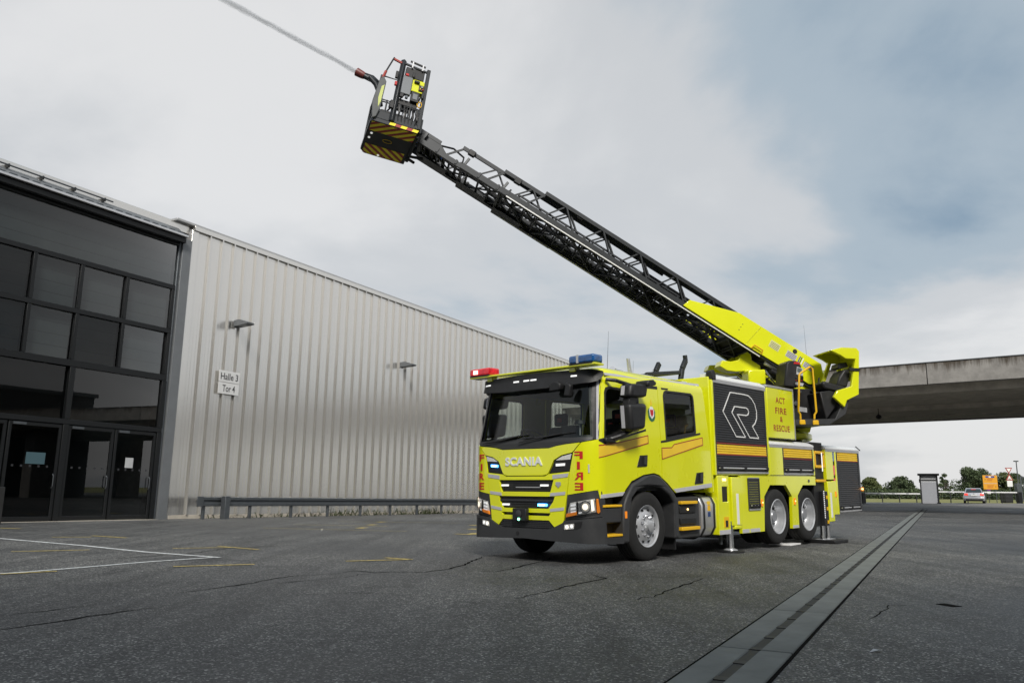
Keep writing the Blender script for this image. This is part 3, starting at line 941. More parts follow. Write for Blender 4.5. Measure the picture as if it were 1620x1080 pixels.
# ------------------------------------------------------------------ fire truck
# truck frame: x = to the truck's left (side seen), y = backwards from the front axle, z = up
YAW, TILT = R(43.168), R(0.84)
TRUCK = Matrix.Translation((1.226, 13.457, 0.0)) @ Matrix.Rotation(-YAW, 4, 'Z') @ Matrix.Rotation(TILT, 4, 'X')
truck = empty('fire_truck', TRUCK)
tag(truck, 'lime yellow aerial ladder fire truck with raised ladder and rescue cage', 'fire truck')
TINV = TRUCK.inverted()


def lean(z):
    return 0.23 * min(max(z - 1.78, 0), 1.0)


def wrap_fn(base=0.0):
    """(t, z, off) on the cab front: t runs round the front from the truck's right to its left"""
    def fn(t, z, off):
        off = off + base
        s = 1 if t >= 0 else -1
        a = abs(t)
        if a <= .93:
            v, u, nv, nu = a, -1.46 + .06 * (a / .93) ** 2, .14 * a, -1
        elif a <= 1.433:
            th = (a - .93) / .32
            v = .93 + .32 * math.sin(th); u = -1.08 - .32 * math.cos(th); nv, nu = math.sin(th), -math.cos(th)
        else:
            v, u, nv, nu = 1.25, -1.08 + (a - 1.433), 1, 0
        v -= .04 * max(z - 1.7, 0); u += lean(z)
        return (s * (v + nv * off), u + nu * off, z)
    return fn


def side_fn(sgn=1, base=0.0):
    """(u, z, off) on the cab side"""
    def fn(u, z, off):
        off = off + base
        du = u + 1.08 - lean(z)
        v = 1.25 if du >= 0 else .93 + math.sqrt(max(.1024 - du * du, 0))
        v -= .04 * max(z - 1.7, 0)
        return (sgn * (v + off), u, z)
    return fn


def flat_fn(v, sgn=1):
    return lambda a, b, c: (sgn * (v + c), a, b)


WC = [.12, .25] + frange(.36, 1.44, .07)
WCUT = [-c for c in WC] + [0] + WC
ZC = [1.70, 1.78, 2.0, 2.25, 2.5, 2.78]


def mir(pts):
    return pts + [(-a, b) for a, b in reversed(pts)]


def wsheet(name, loops, m, base=0.0, thick=.03, parent=truck, smooth=30, cuts=WCUT):
    return finish(sheet_mesh(loops, wrap_fn(base), thick, cuts, ZC), name, m, parent, smooth=smooth)


def ssheet(name, loops, m, sgn=1, base=0.0, thick=.03, parent=truck, cuts=None, smooth=30):
    return finish(sheet_mesh(loops, side_fn(sgn, base), thick, cuts if cuts is not None else frange(-1.3, -.84, .05), ZC), name, m, parent, smooth=smooth)


def flip(l):
    return [(-a, b) for a, b in l]


# --- front of the cab
hood = wsheet('front_hatch', mir([(.36, 1.287), (.43, 1.30), (.47, 1.33), (.565, 1.508), (.70, 1.578), (.895, 1.618), (.94, 1.665), (1.03, 1.755), (.79, 1.737), (.62, 1.715), (.48, 1.685)]),
              'lime', base=.012, thick=.05)
lettering('lettering', 'SCANIA', .132, -.02, 1.50, wrap_fn(.024), 'badge_chrome', hood, bold=.03, width=.76, space=1.08, cuts=WCUT, thick=.02)
for sg_ in (1, -1):
    F = (lambda l: l) if sg_ == 1 else flip
    corner = wsheet('corner_panel', F([(1.045, 1.756), (1.30, 1.80), (1.285, 1.075), (1.24, 1.072), (.80, 1.005), (.845, 1.34), (.905, 1.612), (.955, 1.665)]), 'lime', base=.006, thick=.05)
    for ch, z in zip('FIRE', (1.575, 1.425, 1.275, 1.125)):
        lettering('letter', ch, .108, sg_ * .995, z, wrap_fn(.012), 'red', corner, bold=.022, width=.135 if ch != 'I' else .045, mirror=(sg_ == 1), cuts=WCUT)
    wsheet('vent_badge', F([(1.135, 1.44), (1.155, 1.44), (1.155, 1.32), (1.135, 1.32)]), 'reflect', base=.013, thick=.006, parent=corner)
    lamp = wsheet('upper_lamp', F([(.885, 1.608), (.70, 1.568), (.572, 1.498), (.48, 1.318), (.835, 1.35)]), 'black', base=-.006, thick=.05)
    wsheet('lens', F([(.878, 1.598), (.705, 1.560), (.60, 1.505), (.852, 1.515)]), 'reflector', base=.004, thick=.008, parent=lamp)
    wsheet('flash_light', F([(.60, 1.455), (.76, 1.462), (.755, 1.425), (.60, 1.418)]), 'led_blue' if sg_ == -1 else 'led_white', base=.006, thick=.012, parent=lamp)
    if sg_ == -1:
        wsheet('flash_core', F([(.63, 1.448), (.73, 1.452), (.726, 1.432), (.63, 1.428)]), 'led_core', base=.012, thick=.012, parent=lamp)
    # reflective strips
    for zz in ([(.545, 1.292), (.825, 1.315), (.812, 1.262), (.545, 1.235)], [(.505, 1.03), (.772, 1.052), (.762, 1.005), (.49, .982)], [(.495, .80), (.745, .828), (.737, .782), (.495, .757)]):
        wsheet('reflective_strip', F(zz), 'reflect', base=.016, thick=.004)
    # headlamp
    hl = wsheet('headlamp', F([(.795, 1.0), (1.24, 1.068), (1.34, 1.055), (1.40, .93), (1.40, .715), (1.36, .70), (.755, .65)]), 'grey_plastic', base=.0, thick=.06)
    wsheet('reflector', F([(.845, .89), (1.225, .955), (1.24, .765), (1.05, .735), (.785, .695), (.815, .82)]), 'reflector', base=.004, thick=.006, parent=hl)
    def disc(ct, cz, r, n=18):
        return [(ct + r * .92 * math.cos(2 * math.pi * k / n), cz + r * math.sin(2 * math.pi * k / n)) for k in range(n)]
    wsheet('lamp_bezel', F(disc(1.085, .838, .088)), 'chrome', base=.010, thick=.006, parent=hl)
    wsheet('lamp_bowl', F(disc(1.085, .838, .074)), 'reflector', base=.012, thick=.006, parent=hl)
    wsheet('main_beam', F(disc(1.085, .838, .045)), 'lamp_warm', base=.016, thick=.006, parent=hl)
    wsheet('lamp_facet', F([(1.165, .93), (1.20, .935), (1.215, .79), (1.175, .775)]), 'lamp_warm', base=.010, thick=.006, parent=hl)
    wsheet('lamp_facet', F([(.985, .76), (1.04, .765), (1.02, .745), (.985, .742)]), 'led_white', base=.010, thick=.006, parent=hl)
    wsheet('lamp_divider', F([(.955, .905), (.975, .909), (.98, .735), (.962, .73)]), 'black', base=.014, thick=.012, parent=hl)
    for q in range(3):
        wsheet('led_module', F([(.855, .868 - q * .05), (.935, .88 - q * .05), (.935, .85 - q * .05), (.852, .838 - q * .05)]), 'led_white', base=.012, thick=.006, parent=hl)
    wsheet('turn_signal', F([(.785, .738), (.965, .768), (.95, .722), (.775, .688)]), 'amber', base=.016, thick=.012, parent=hl)
    wsheet('side_marker', F([(1.245, .95), (1.272, .95), (1.30, .77), (1.272, .745), (1.25, .765)]), 'amber', base=.014, thick=.012, parent=hl)
    wsheet('lens', F([(.83, .90), (1.232, .962), (1.275, .955), (1.30, .765), (1.05, .715), (.77, .683), (.81, .82)]), 'lens', base=.034, thick=.0, parent=hl)
    # fog lamp
    fg = wsheet('fog_lamp', F([(.745, .592), (1.05, .632), (1.03, .55), (.98, .525), (.74, .50)]), 'black', base=.036, thick=.03)
    wsheet('fog_reflector', F([(.76, .582), (.93, .603), (.92, .528), (.755, .508)]), 'reflector', base=.041, thick=.006, parent=fg)
    wsheet('fog_bulb', F(disc(.805, .55, .028)), 'lamp_warm', base=.045, thick=.006, parent=fg)
    wsheet('fog_bulb', F(disc(.885, .562, .026)), 'led_white', base=.045, thick=.006, parent=fg)
    # yellow A pillar and silver strip
    pil = wsheet('pillar', F([(1.225, 1.80), (1.31, 1.80), (1.25, 2.70), (1.115, 2.70)]), 'black', base=.0, thick=.05)
    wsheet('reflective_strip', F([(1.262, 1.80), (1.295, 1.80), (1.222, 2.68), (1.185, 2.68)]), 'reflect', base=.004, thick=.004, parent=pil)

grille_frame = wsheet('grille_frame', [
              [(.0, 1.274), (.40, 1.274), (.478, 1.308), (.838, 1.338), (.786, 1.0), (.787, .985), (.750, .77), (.728, .612), (.565, .540), (.47, .632), (-.47, .632), (-.565, .540), (-.728, .612), (-.750, .77), (-.787, .985), (-.786, 1.0), (-.838, 1.338), (-.478, 1.308), (-.40, 1.274)],
              [(-.56, 1.222), (.56, 1.222), (.50, 1.045), (-.50, 1.045)],
              [(-.55, .978), (.58, .978), (.55, .905), (.46, .80), (-.46, .80), (-.55, .905)],
              [(-.50, .738), (.50, .738), (.47, .695), (-.47, .695)]], 'lime', base=.010, thick=.05)
rec = wsheet('grille_recess', [(-.62, 1.25), (.62, 1.25), (.60, .66), (-.60, .66)], 'black', base=-.045, thick=.02)
gm = MB()
fnw = wrap_fn(0)
def bar_on_front(m_, t0, t1, z0, z1, off, th=.012, n=8):
    for i in range(n):
        a, b = t0 + (t1 - t0) * i / n, t0 + (t1 - t0) * (i + 1) / n
        P = [fnw(a, z0, off), fnw(b, z0, off), fnw(b, z1, off), fnw(a, z1, off)]
        Q = [fnw(a, z0, off - th), fnw(b, z0, off - th), fnw(b, z1, off - th), fnw(a, z1, off - th)]
        m_.add(P + Q, [(0, 1, 2, 3), (4, 7, 6, 5), (0, 4, 5, 1), (3, 2, 6, 7), (0, 3, 7, 4), (1, 5, 6, 2)])
for z in (1.07, 1.10, 1.13, 1.16, 1.19, .82, .84, .87, .90, .93, .955):
    bar_on_front(gm, -.55, .55, z - .004, z + .004, -.012)
for i in range(38):
    a = -.54 + i * .0292
    gm.add([fnw(a, 1.05, -.016), fnw(a + .006, 1.05, -.016), fnw(a + .006, 1.22, -.016), fnw(a, 1.22, -.016)], [(0, 1, 2, 3)])
    gm.add([fnw(a, .81, -.016), fnw(a + .006, .81, -.016), fnw(a + .006, .975, -.016), fnw(a, .975, -.016)], [(0, 1, 2, 3)])
tag(gm.build('grille_mesh', 'grey_plastic', truck), kind='stuff')
g = MB(); bar_on_front(g, -.54, .54, .905, .925, .0, .03); g.build('grille_bar', 'grey_plastic', truck)
for a, b, c, d, mm in ((-.50, -.36, 1.125, 1.155, 'led_white'), (.31, .45, 1.125, 1.155, 'led_white'), (-.48, -.34, .835, .865, 'led_white'), (.26, .42, .835, .87, 'led_blue')):
    gl_ = MB(); bar_on_front(gl_, a, b, c, d, .012, .03, 3); lo = gl_.build('flash_light', mm, truck)
    if mm == 'led_blue':
        gl_ = MB(); bar_on_front(gl_, a + .03, b - .03, c + .008, d - .008, .018, .01, 2); gl_.build('flash_core', 'led_core', lo)
g = MB(); bar_on_front(g, -.2, .3, 1.105, 1.118, -.008, .01); g.build('model_badge', 'silver', truck)
# camera box with winch hook and green light
cb = MB().box(-.19, .085, -1.54, -1.42, .61, .80).build('radar_box', 'black', truck, bevel=.012)
MB().lathe([(0.0, 0), (.055, 0), (.06, .01), (.045, .018), (.0, .018)], (-.055, -1.541, .715), 'y', 20, -1).build('sensor', 'grey_plastic', cb, smooth=30)
MB().lathe([(0.0, 0), (.022, 0), (.018, .012), (.0, .012)], (-.055, -1.541, .64), 'y', 12, -1).build('green_light', 'led_green', cb)
wsheet('emblem', [(.605, 1.19), (.69, 1.19), (.695, 1.15), (.65, 1.105), (.60, 1.15)], 'silver', base=.02, thick=.008)
# bumper
bumper = wsheet('bumper', [(-1.80, .30), (-1.15, .32), (-.66, .335), (0, .36), (.66, .335), (1.15, .32), (1.80, .30), (1.80, .395), (1.40, .40), (1.38, .69), (1.36, .692), (.75, .640), (.725, .606), (.565, .532), (.46, .505), (-.46, .505), (-.565, .532), (-.725, .606), (-.75, .640), (-1.36, .692), (-1.38, .69), (-1.40, .40), (-1.80, .395)],
                'grey_plastic', base=.032, thick=.12, cuts=WCUT + [-1.6, 1.6])
lg = MB()
for z in (.53, .555, .58, .605):
    bar_on_front(lg, -.53, .53, z - .005, z + .005, .0)
for i in range(33):
    a = -.52 + i * .0325
    lg.add([fnw(a, .515, -.004), fnw(a + .012, .515, -.004), fnw(a + .012, .628, -.004), fnw(a, .628, -.004)], [(0, 1, 2, 3)])
tag(lg.build('lower_grille', 'grey_plastic', truck), kind='stuff')
wsheet('lower_grille_recess', [(-.60, .66), (.60, .66), (.62, .48), (-.62, .48)], 'black', base=-.03, thick=.02)
MB().lathe([(0.0, 0), (.03, 0), (.03, .004), (0, .004)], (-.12, -1.497, .43), 'y', 12, -1).build('tow_cover', 'black', bumper)
# cowl, windscreen, wipers, visor
wsheet('cowl', [(-1.05, 1.764), (-.79, 1.746), (-.62, 1.724), (-.48, 1.694), (.48, 1.694), (.62, 1.724), (.79, 1.746), (1.05, 1.764), (1.22, 1.80), (1.21, 1.845), (0, 1.84), (-1.21, 1.845), (-1.22, 1.80)], 'grey_plastic', base=-.006, thick=.05)
wsheet('windscreen', [(-1.205, 1.835), (1.205, 1.835), (1.10, 2.68), (-1.10, 2.68)], 'glass', base=-.004, thick=0)
wsheet('windscreen_frame', [[(-1.235, 1.82), (1.235, 1.82), (1.12, 2.70), (-1.12, 2.70)], [(-1.17, 1.865), (-1.07, 2.64), (1.07, 2.64), (1.17, 1.865)]], 'black', base=-.008, thick=.012)
for pts in ([(-.95, 1.80), (-.5, 1.835), (-.05, 1.90)], [(-.1, 1.79), (.35, 1.85), (.80, 1.905)]):
    P = []
    for i in range(len(pts) - 1):
        for j in range(5):
            a = pts[i][0] + (pts[i + 1][0] - pts[i][0]) * j / 5; b = pts[i][1] + (pts[i + 1][1] - pts[i][1]) * j / 5
            P.append(wrap_fn(.03)(a, b, 0))
    w_ = MB().path(P, .011, 6).build('wiper', 'black', truck)
    MB().path([wrap_fn(.018)(pts[1][0] - .38, pts[1][1] - .005, 0), wrap_fn(.018)(pts[1][0], pts[1][1] + .012, 0), wrap_fn(.018)(pts[2][0] + .12, pts[2][1] + .005, 0)], .008, 6).build('blade', 'black', w_)
visor = wsheet('sun_visor',
               [(0, 2.605), (.60, 2.61), (1.10, 2.64), (1.19, 2.665), (1.25, 2.74), (1.25, 2.815), (1.12, 2.845), (0, 2.865), (-1.12, 2.845), (-1.25, 2.815), (-1.25, 2.74), (-1.19, 2.665), (-1.10, 2.64), (-.60, 2.61)],
               'black', base=.10, thick=.14)
for a in (-1.07, -.39, -.17, .06, .82):
    wsheet('marker_lamp', [(a, 2.745), (a + .115, 2.745), (a + .115, 2.77), (a, 2.77)], 'led_white', base=.108, thick=.01, parent=visor)
# interior mirror / front mirror
MB().prism([(-.11, -.06), (.11, -.05), (.12, .04), (.05, .08), (-.10, .06)], lambda a, b, c: (.58 + a, c, 2.60 + b), -1.44, -1.34).build('front_mirror', 'black', truck, bevel=.02)
MB().prism([(-.05, -.11), (.06, -.13), (.09, .05), (0, .10)], lambda a, b, c: (.80 + a, c, 2.56 + b), -1.43, -1.35).build('ramp_mirror', 'black', truck, bevel=.02)

# --- cab sides
for sg_ in (1, -1):
    sd = 'left' if sg_ == 1 else 'right'
    fs = lambda base=0.0: side_fn(sg_, base)
    fd = ssheet('front_door', [[(-1.235, 1.09), (-1.20, .955), (-.69, .985), (-.60, 1.075), (-.44, 1.20), (-.12, 1.295), (.18, 1.325), (.33, 1.295), (.405, 1.25), (.405, 2.715), (-1.03, 2.705), (-1.075, 2.6), (-1.235, 1.80)],
                               [(-1.085, 1.835), (-1.01, 2.50), (-.985, 2.565), (-.92, 2.59), (-.22, 2.585), (-.165, 2.55), (-.155, 2.02), (-.20, 1.985)]], 'lime', sg_, 0.0, .04)
    ssheet('window', [(-1.095, 1.825), (-1.0, 2.60), (-.145, 2.595), (-.145, 1.985)], 'glass', sg_, -.018, 0, fd)
    ssheet('window_seal', [[(-1.10, 1.82), (-1.02, 2.51), (-.99, 2.58), (-.92, 2.603), (-.21, 2.598), (-.152, 2.555), (-.142, 2.01), (-.19, 1.975)], [(-1.065, 1.855), (-.99, 2.49), (-.965, 2.545), (-.91, 2.565), (-.24, 2.56), (-.19, 2.53), (-.18, 2.03), (-.215, 2.00)]], 'black', sg_, .004, .02, fd)
    ssheet('sill_strip', [(-1.24, 1.795), (-1.10, 1.735), (-.86, 1.785), (.0, 1.975), (.0, 2.005), (-.85, 1.815), (-1.09, 1.83)], 'black', sg_, .006, .008, fd)
    ssheet('orange_band', [(-1.23, 1.71), (-.70, 1.775), (.045, 1.905), (.045, 1.785), (-1.23, 1.535)], 'orange_tape', sg_, .0035, .003, fd)
    ssheet('band_edge', [[(-1.235, 1.718), (-.70, 1.783), (.053, 1.913), (.053, 1.778), (-1.235, 1.527)], [(-1.222, 1.702), (-.70, 1.768), (.038, 1.896), (.038, 1.792), (-1.222, 1.541)]], 'red_line', sg_, .005, .003, fd)
    ssheet('door_handle', [(-.285, 1.415), (-.02, 1.43), (.0, 1.60), (-.20, 1.59)], 'black', sg_, .012, .02, fd)
    ssheet('handle_grip', [(-.13, 1.45), (-.06, 1.455), (-.055, 1.58), (-.12, 1.575)], 'grey_plastic', sg_, .035, .02, fd)
    ssheet('reflective_strip', [(-1.195, .958), (-.685, .988), (-.62, 1.045), (-1.19, 1.01)], 'reflect', sg_, .004, .004, fd)
    rd = ssheet('rear_door', [[(.418, 1.245), (.56, 1.17), (.70, 1.075), (.80, 1.015), (1.97, 1.095), (1.965, 1.80), (1.86, 2.735), (.418, 2.72)],
                              [(.58, 1.875), (.575, 2.57), (.605, 2.63), (.66, 2.652), (1.44, 2.665), (1.495, 2.63), (1.51, 2.57), (1.515, 2.03), (1.49, 2.00)]], 'lime', sg_, 0.0, .04, cuts=[])
    ssheet('window', [(.56, 1.86), (.56, 2.665), (1.525, 2.68), (1.525, 1.99)], 'glass', sg_, -.018, 0, rd, cuts=[])
    ssheet('window_seal', [[(.565, 1.86), (.56, 2.575), (.595, 2.645), (.655, 2.668), (1.445, 2.68), (1.51, 2.64), (1.526, 2.575), (1.53, 2.02), (1.505, 1.985)], [(.60, 1.90), (.598, 2.565), (.62, 2.615), (.665, 2.632), (1.435, 2.645), (1.475, 2.62), (1.488, 2.56), (1.492, 2.045), (1.475, 2.022)]], 'black', sg_, .004, .02, rd, cuts=[])
    ssheet('sill_strip', [(.415, 1.805), (.60, 1.825), (1.66, 1.985), (1.66, 2.015), (.60, 1.86), (.415, 1.835)], 'black', sg_, .006, .008, rd, cuts=[])
    ssheet('orange_band', [(.425, 1.72), (.72, 1.735), (.80, 1.79), (1.72, 1.935), (1.72, 1.81), (.425, 1.545)], 'orange_tape', sg_, .0035, .003, rd, cuts=[])
    ssheet('band_edge', [[(.417, 1.728), (.72, 1.743), (.80, 1.798), (1.728, 1.943), (1.728, 1.803), (.417, 1.537)], [(.433, 1.713), (.722, 1.728), (.802, 1.782), (1.713, 1.926), (1.713, 1.817), (.433, 1.553)]], 'red_line', sg_, .005, .003, rd, cuts=[])
    ssheet('door_handle', [(1.395, 1.15), (1.66, 1.165), (1.68, 1.35), (1.47, 1.335)], 'black', sg_, .012, .02, rd, cuts=[])
    ssheet('handle_grip', [(1.545, 1.19), (1.615, 1.195), (1.62, 1.33), (1.55, 1.325)], 'grey_plastic', sg_, .035, .02, rd, cuts=[])
    ssheet('reflective_strip', [(.81, 1.018), (1.968, 1.098), (1.968, 1.165), (.73, 1.075)], 'reflect', sg_, .004, .004, rd, cuts=[])
    ssheet('top_vent', [(-.04, 2.70), (.40, 2.71), (.40, 2.665), (-.02, 2.655)], 'black', sg_, .006, .006, fd)
    ssheet('hinge', [(.52, 2.70), (.72, 2.705), (.72, 2.68), (.53, 2.675)], 'black', sg_, .006, .006, rd, cuts=[])
    # crest on the pillar
    crest = ssheet('crest', [(.10, 2.20), (.13, 2.15), (.19, 2.125), (.26, 2.15), (.29, 2.20), (.30, 2.29), (.265, 2.34), (.12, 2.34), (.09, 2.29)], 'green', sg_, .004, .004, cuts=[])
    ssheet('crest_shield', [(.135, 2.22), (.19, 2.17), (.255, 2.22), (.265, 2.31), (.22, 2.37), (.165, 2.37), (.125, 2.31)], 'white', sg_, .007, .004, crest, cuts=[])
    ssheet('crest_red', [(.155, 2.25), (.19, 2.205), (.235, 2.25), (.24, 2.32), (.15, 2.32)], 'red', sg_, .010, .004, crest, cuts=[])
    ssheet('crest_flame', [(.175, 2.39), (.195, 2.49), (.215, 2.42), (.205, 2.385)], 'orange_tape', sg_, .006, .004, crest, cuts=[])
    # mud guard of the front wheel
    outer = [(-.70, .30), (-.70, .62), (-.66, .86), (-.60, .965), (-.44, 1.155), (-.11, 1.275), (.18, 1.305), (.33, 1.27), (.55, 1.145), (.72, 1.02), (.82, .91), (.82, .30)]
    inner = [(.70, .30), (.72, .86), (.58, .98), (.35, 1.09), (.02, 1.13), (-.31, 1.06), (-.46, .95), (-.54, .70), (-.56, .30)]
    MB().prism(outer + inner, lambda a, b, c: (sg_ * c, a, b), 1.0, 1.275).build('wheel_arch', 'grey_plastic', truck, bevel=.03, seg=3)
    MB().box(sg_ * 1.276 - .004, sg_ * 1.276 + .004, -.665, -.615, .66, .76).build('side_marker', 'amber', truck)
    # entry steps
    st = MB().box(*sorted((sg_ * .85, sg_ * 1.08)), -1.15, -.70, .33, .99).build('entry_step', 'chassis', truck)
    MB().box(*sorted((sg_ * .95, sg_ * 1.245)), -1.16, -.71, .60, .82).build('step_riser', 'grey_plastic', st, bevel=.02)
    MB().box(*sorted((sg_ * .95, sg_ * 1.262)), -1.16, -.71, .825, .86).build('step_edge', 'yellow_bar', st, bevel=.008)
    MB().box(*sorted((sg_ * .95, sg_ * 1.262)), -1.16, -.71, .405, .44).build('step_edge', 'yellow_bar', st, bevel=.008)
    # rear entry step and tank
    st = MB().box(*sorted((sg_ * .6, sg_ * 1.17)), .84, 1.66, .27, .95).build('entry_step', 'grey_plastic', truck, bevel=.03)
    MB().box(*sorted((sg_ * 1.17, sg_ * 1.235)), .98, 1.50, .825, .875).build('step_edge', 'yellow_bar', st, bevel=.008)
    MB().box(*sorted((sg_ * 1.17, sg_ * 1.245)), .96, 1.54, .405, .46).build('step_edge', 'yellow_bar', st, bevel=.008)
    MB().box(*sorted((sg_ * 1.165, sg_ * 1.20)), 1.0, 1.50, .50, .60).build('step_pan', 'black', st, bevel=.008)
    MB().box(*sorted((sg_ * 1.165, sg_ * 1.19)), 1.0, 1.50, .68, .80).build('step_panel', 'black', st, bevel=.008)
    MB().lathe([(0, 0), (.018, 0), (.014, .012), (0, .014)], (sg_ * 1.19, 1.24, .74), 'x', 12, sg_).build('step_light', 'amber_lit', st)
    tk = MB()
    prof = [(1.20, .42), (1.20, .80), (1.14, .92), (.95, .97), (.5, .97), (.5, .25), (.95, .25), (1.12, .28)]
    tk.prism(prof, lambda a, b, c: (sg_ * a, c, b), 1.68, 2.17)
    tank = tk.build('fuel_tank', 'silver', truck, bevel=.05, seg=4)
    for u0 in (1.72, 2.06):
        pr2 = [(1.215, .41), (1.215, .81), (1.15, .935), (.95, .985), (.5, .985), (.5, .235), (.95, .235), (1.13, .265)]
        MB().prism(pr2, lambda a, b, c: (sg_ * a, c, b), u0, u0 + .06).build('tank_strap', 'black', tank, bevel=.04, seg=3)
    for z0, z1, mm in ((.80, .86, 'orange_tape'), (.70, .79, 'yellow_bar'), (.60, .68, 'navy')):
        MB().box(*sorted((sg_ * 1.19, sg_ * 1.207)), 1.88, 1.96, z0, z1).build('decal', mm, tank)
    MB().box(*sorted((sg_ * .7, sg_ * 1.2)), .80, .83, .12, .95).build('mud_flap', 'black', truck)
    # mirrors
    mr = MB().prism([(-.82, 2.42), (-.78, 2.63), (-.30, 2.655), (-.36, 2.45)], lambda a, b, c: (sg_ * c, a - .04, b), 1.33, 1.56).build('mirror', 'black', truck, bevel=.06, seg=4)
    MB().prism([(-.83, 2.33), (-.36, 2.36), (-.42, 1.97), (-.80, 1.92)], lambda a, b, c: (sg_ * c, a - .04, b), 1.33, 1.56).build('mirror_lower_housing', 'black', mr, bevel=.06, seg=4)
    MB().prism([(-.80, 2.31), (-.76, 2.47), (-.55, 2.47), (-.6, 2.31)], lambda a, b, c: (sg_ * c, a - .02, b), 1.38, 1.5).build('mirror_joint', 'black', mr, bevel=.01)
    MB().path([(sg_ * 1.22, -1.0, 2.70), (sg_ * 1.34, -.92, 2.68), (sg_ * 1.42, -.6, 2.62)], .028).build('mirror_arm', 'black', mr)
    MB().path([(sg_ * 1.24, -1.0, 1.80), (sg_ * 1.36, -.85, 1.86), (sg_ * 1.42, -.62, 1.96)], .032).build('mirror_arm', 'black', mr)
    MB().box(*sorted((sg_ * 1.235, sg_ * 1.30)), -1.12, -.88, 1.755, 1.83).build('mirror_foot', 'black', mr, bevel=.02)
    MB().prism([(-.848, 2.46), (-.822, 2.60), (-.815, 2.60), (-.84, 2.46)], lambda a, b, c: (sg_ * c, a - .012, b), 1.385, 1.445).build('reflective_strip', 'reflect', mr)
    MB().prism([(-.868, 2.30), (-.842, 1.97), (-.835, 1.97), (-.86, 2.30)], lambda a, b, c: (sg_ * c, a - .008, b), 1.385, 1.445).build('reflective_strip', 'reflect', mr)
    MB().prism([(-.12, -.05), (.10, -.02), (.14, .03), (.05, .07), (-.12, .04)], lambda a, b, c: (sg_ * c, -.32 + a, 2.66 + b), 1.36, 1.60).build('wide_mirror', 'black', mr, bevel=.03)
    # side wall of the cab below the windows, inside
    MB().box(*sorted((sg_ * 1.15, sg_ * 1.205)), -1.0, 1.9, 1.15, 1.80).build('door_lining', 'interior', truck)

# roof
rm = MB()
rings = []
for z, ins in ((2.695, .0), (2.76, .0), (2.82, .02), (2.87, .06), (2.90, .13), (2.915, .30)):
    ring = []
    tz = min(z, 2.80)
    for t in [1.433 * k / 14 for k in range(-14, 15)]:
        x_, y_, _z = wrap_fn(-ins)(t, tz, 0)
        ring.append((x_, y_ + ins * .2, z))
    ring = [(-1.21 + ins, 1.85 - ins, z)] + ring + [(1.21 - ins, 1.85 - ins, z)]
    rings.append(ring)
n = len(rings[0])
rm.add([p for r_ in rings for p in r_], [(j * n + i, j * n + (i + 1) % n, (j + 1) * n + (i + 1) % n, (j + 1) * n + i) for j in range(len(rings) - 1) for i in range(n)] + [tuple((len(rings) - 1) * n + i for i in range(n))])
roof = rm.build('cab_roof', 'lime', truck, smooth=50)
for sg_ in (1, -1):
    MB().prism([(-1.0, 2.765), (1.80, 2.835), (1.80, 2.875), (-1.0, 2.805)], lambda a, b, c: (sg_ * (c - (b - 2.76) * .42), a, b), 1.20, 1.211).build('reflective_strip', 'reflect', roof)
MB().box(-1.19, 1.19, 1.86, 1.94, 1.05, 2.70).build('cab_rear_wall', 'lime', truck, bevel=.03)
# interior
MB().box(-1.15, 1.15, -1.2, 1.86, 1.05, 1.12).build('cab_floor', 'interior', truck)
MB().box(-1.12, 1.12, -1.0, 1.86, 2.66, 2.69).build('headliner', 'interior', truck)
dash = MB().prism([(-1.25, 1.2), (-1.25, 1.80), (-1.0, 1.87), (-.72, 1.80), (-.62, 1.6), (-.7, 1.2)], lambda a, b, c: (c, a, b), -1.12, 1.12).build('dashboard', 'interior', truck, bevel=.03)
MB().box(.30, .62, -.95, -.85, 1.86, 2.05).build('dash_screen', 'black', dash, bevel=.01)
MB().tube((.72, -1.0, 1.84), (.72, -1.0, 2.06), .014).build('dash_lamp_stalk', 'silver', dash)
MB().lathe([(0, 0), (.09, 0), (.07, .05), (0, .05)], (.72, -1.0, 2.06), 'z', 16).build('dash_lamp', 'black', dash)
sw = MB()
sc = Vector((-.62, -.55, 1.92)); ax = Vector((0, .55, .83)).normalized()
e1_ = Vector((1, 0, 0)); e2_ = ax.cross(e1_)
sw.path([sc + e1_ * math.cos(t) * .225 + e2_ * math.sin(t) * .225 for t in [2 * math.pi * k / 24 for k in range(24)]], .017, 8, closed=True)
sw.beam(sc - e1_ * .22, sc + e1_ * .22, .05, .03); sw.beam(sc, sc - e2_ * .2, .05, .03)
sw.tube(sc, sc - ax * .3, .04)
sw.build('steering_wheel', 'black', truck, smooth=40)
for x_ in (-.62, .62):
    for y_ in (-.15, 1.35):
        for q in ((0,) if y_ < 0 else (0, -.42 if x_ > 0 else .42)):
            st = MB().box(x_ + q - .23, x_ + q + .23, y_ - .25, y_ + .22, 1.42, 1.56).build('seat', 'seat_fabric', truck, bevel=.04)
            MB().prism([(y_ + .14, 1.5), (y_ + .26, 1.5), (y_ + .36, 2.12), (y_ + .26, 2.13)], lambda a, b, c: (c, a, b), x_ + q - .22, x_ + q + .22).build('backrest', 'seat_fabric', st, bevel=.04)
            hr = MB().box(x_ + q - .14, x_ + q + .14, y_ + .28, y_ + .37, 2.14, 2.36).build('headrest', 'seat_fabric', st, bevel=.04)
            MB().box(x_ + q - .05, x_ + q + .05, y_ + .268, y_ + .282, 2.21, 2.28).build('headrest_badge', 'red', st)
MB().path([(1.1, 1.36, 1.9), (1.12, 1.38, 2.12), (1.1, 1.5, 2.15)], .018).build('grab_handle', 'yellow_bar', truck)
MB().box(.5, .8, 1.0, 1.15, 1.6, 2.2).build('equipment_pack', 'pale_grey', truck, bevel=.02)

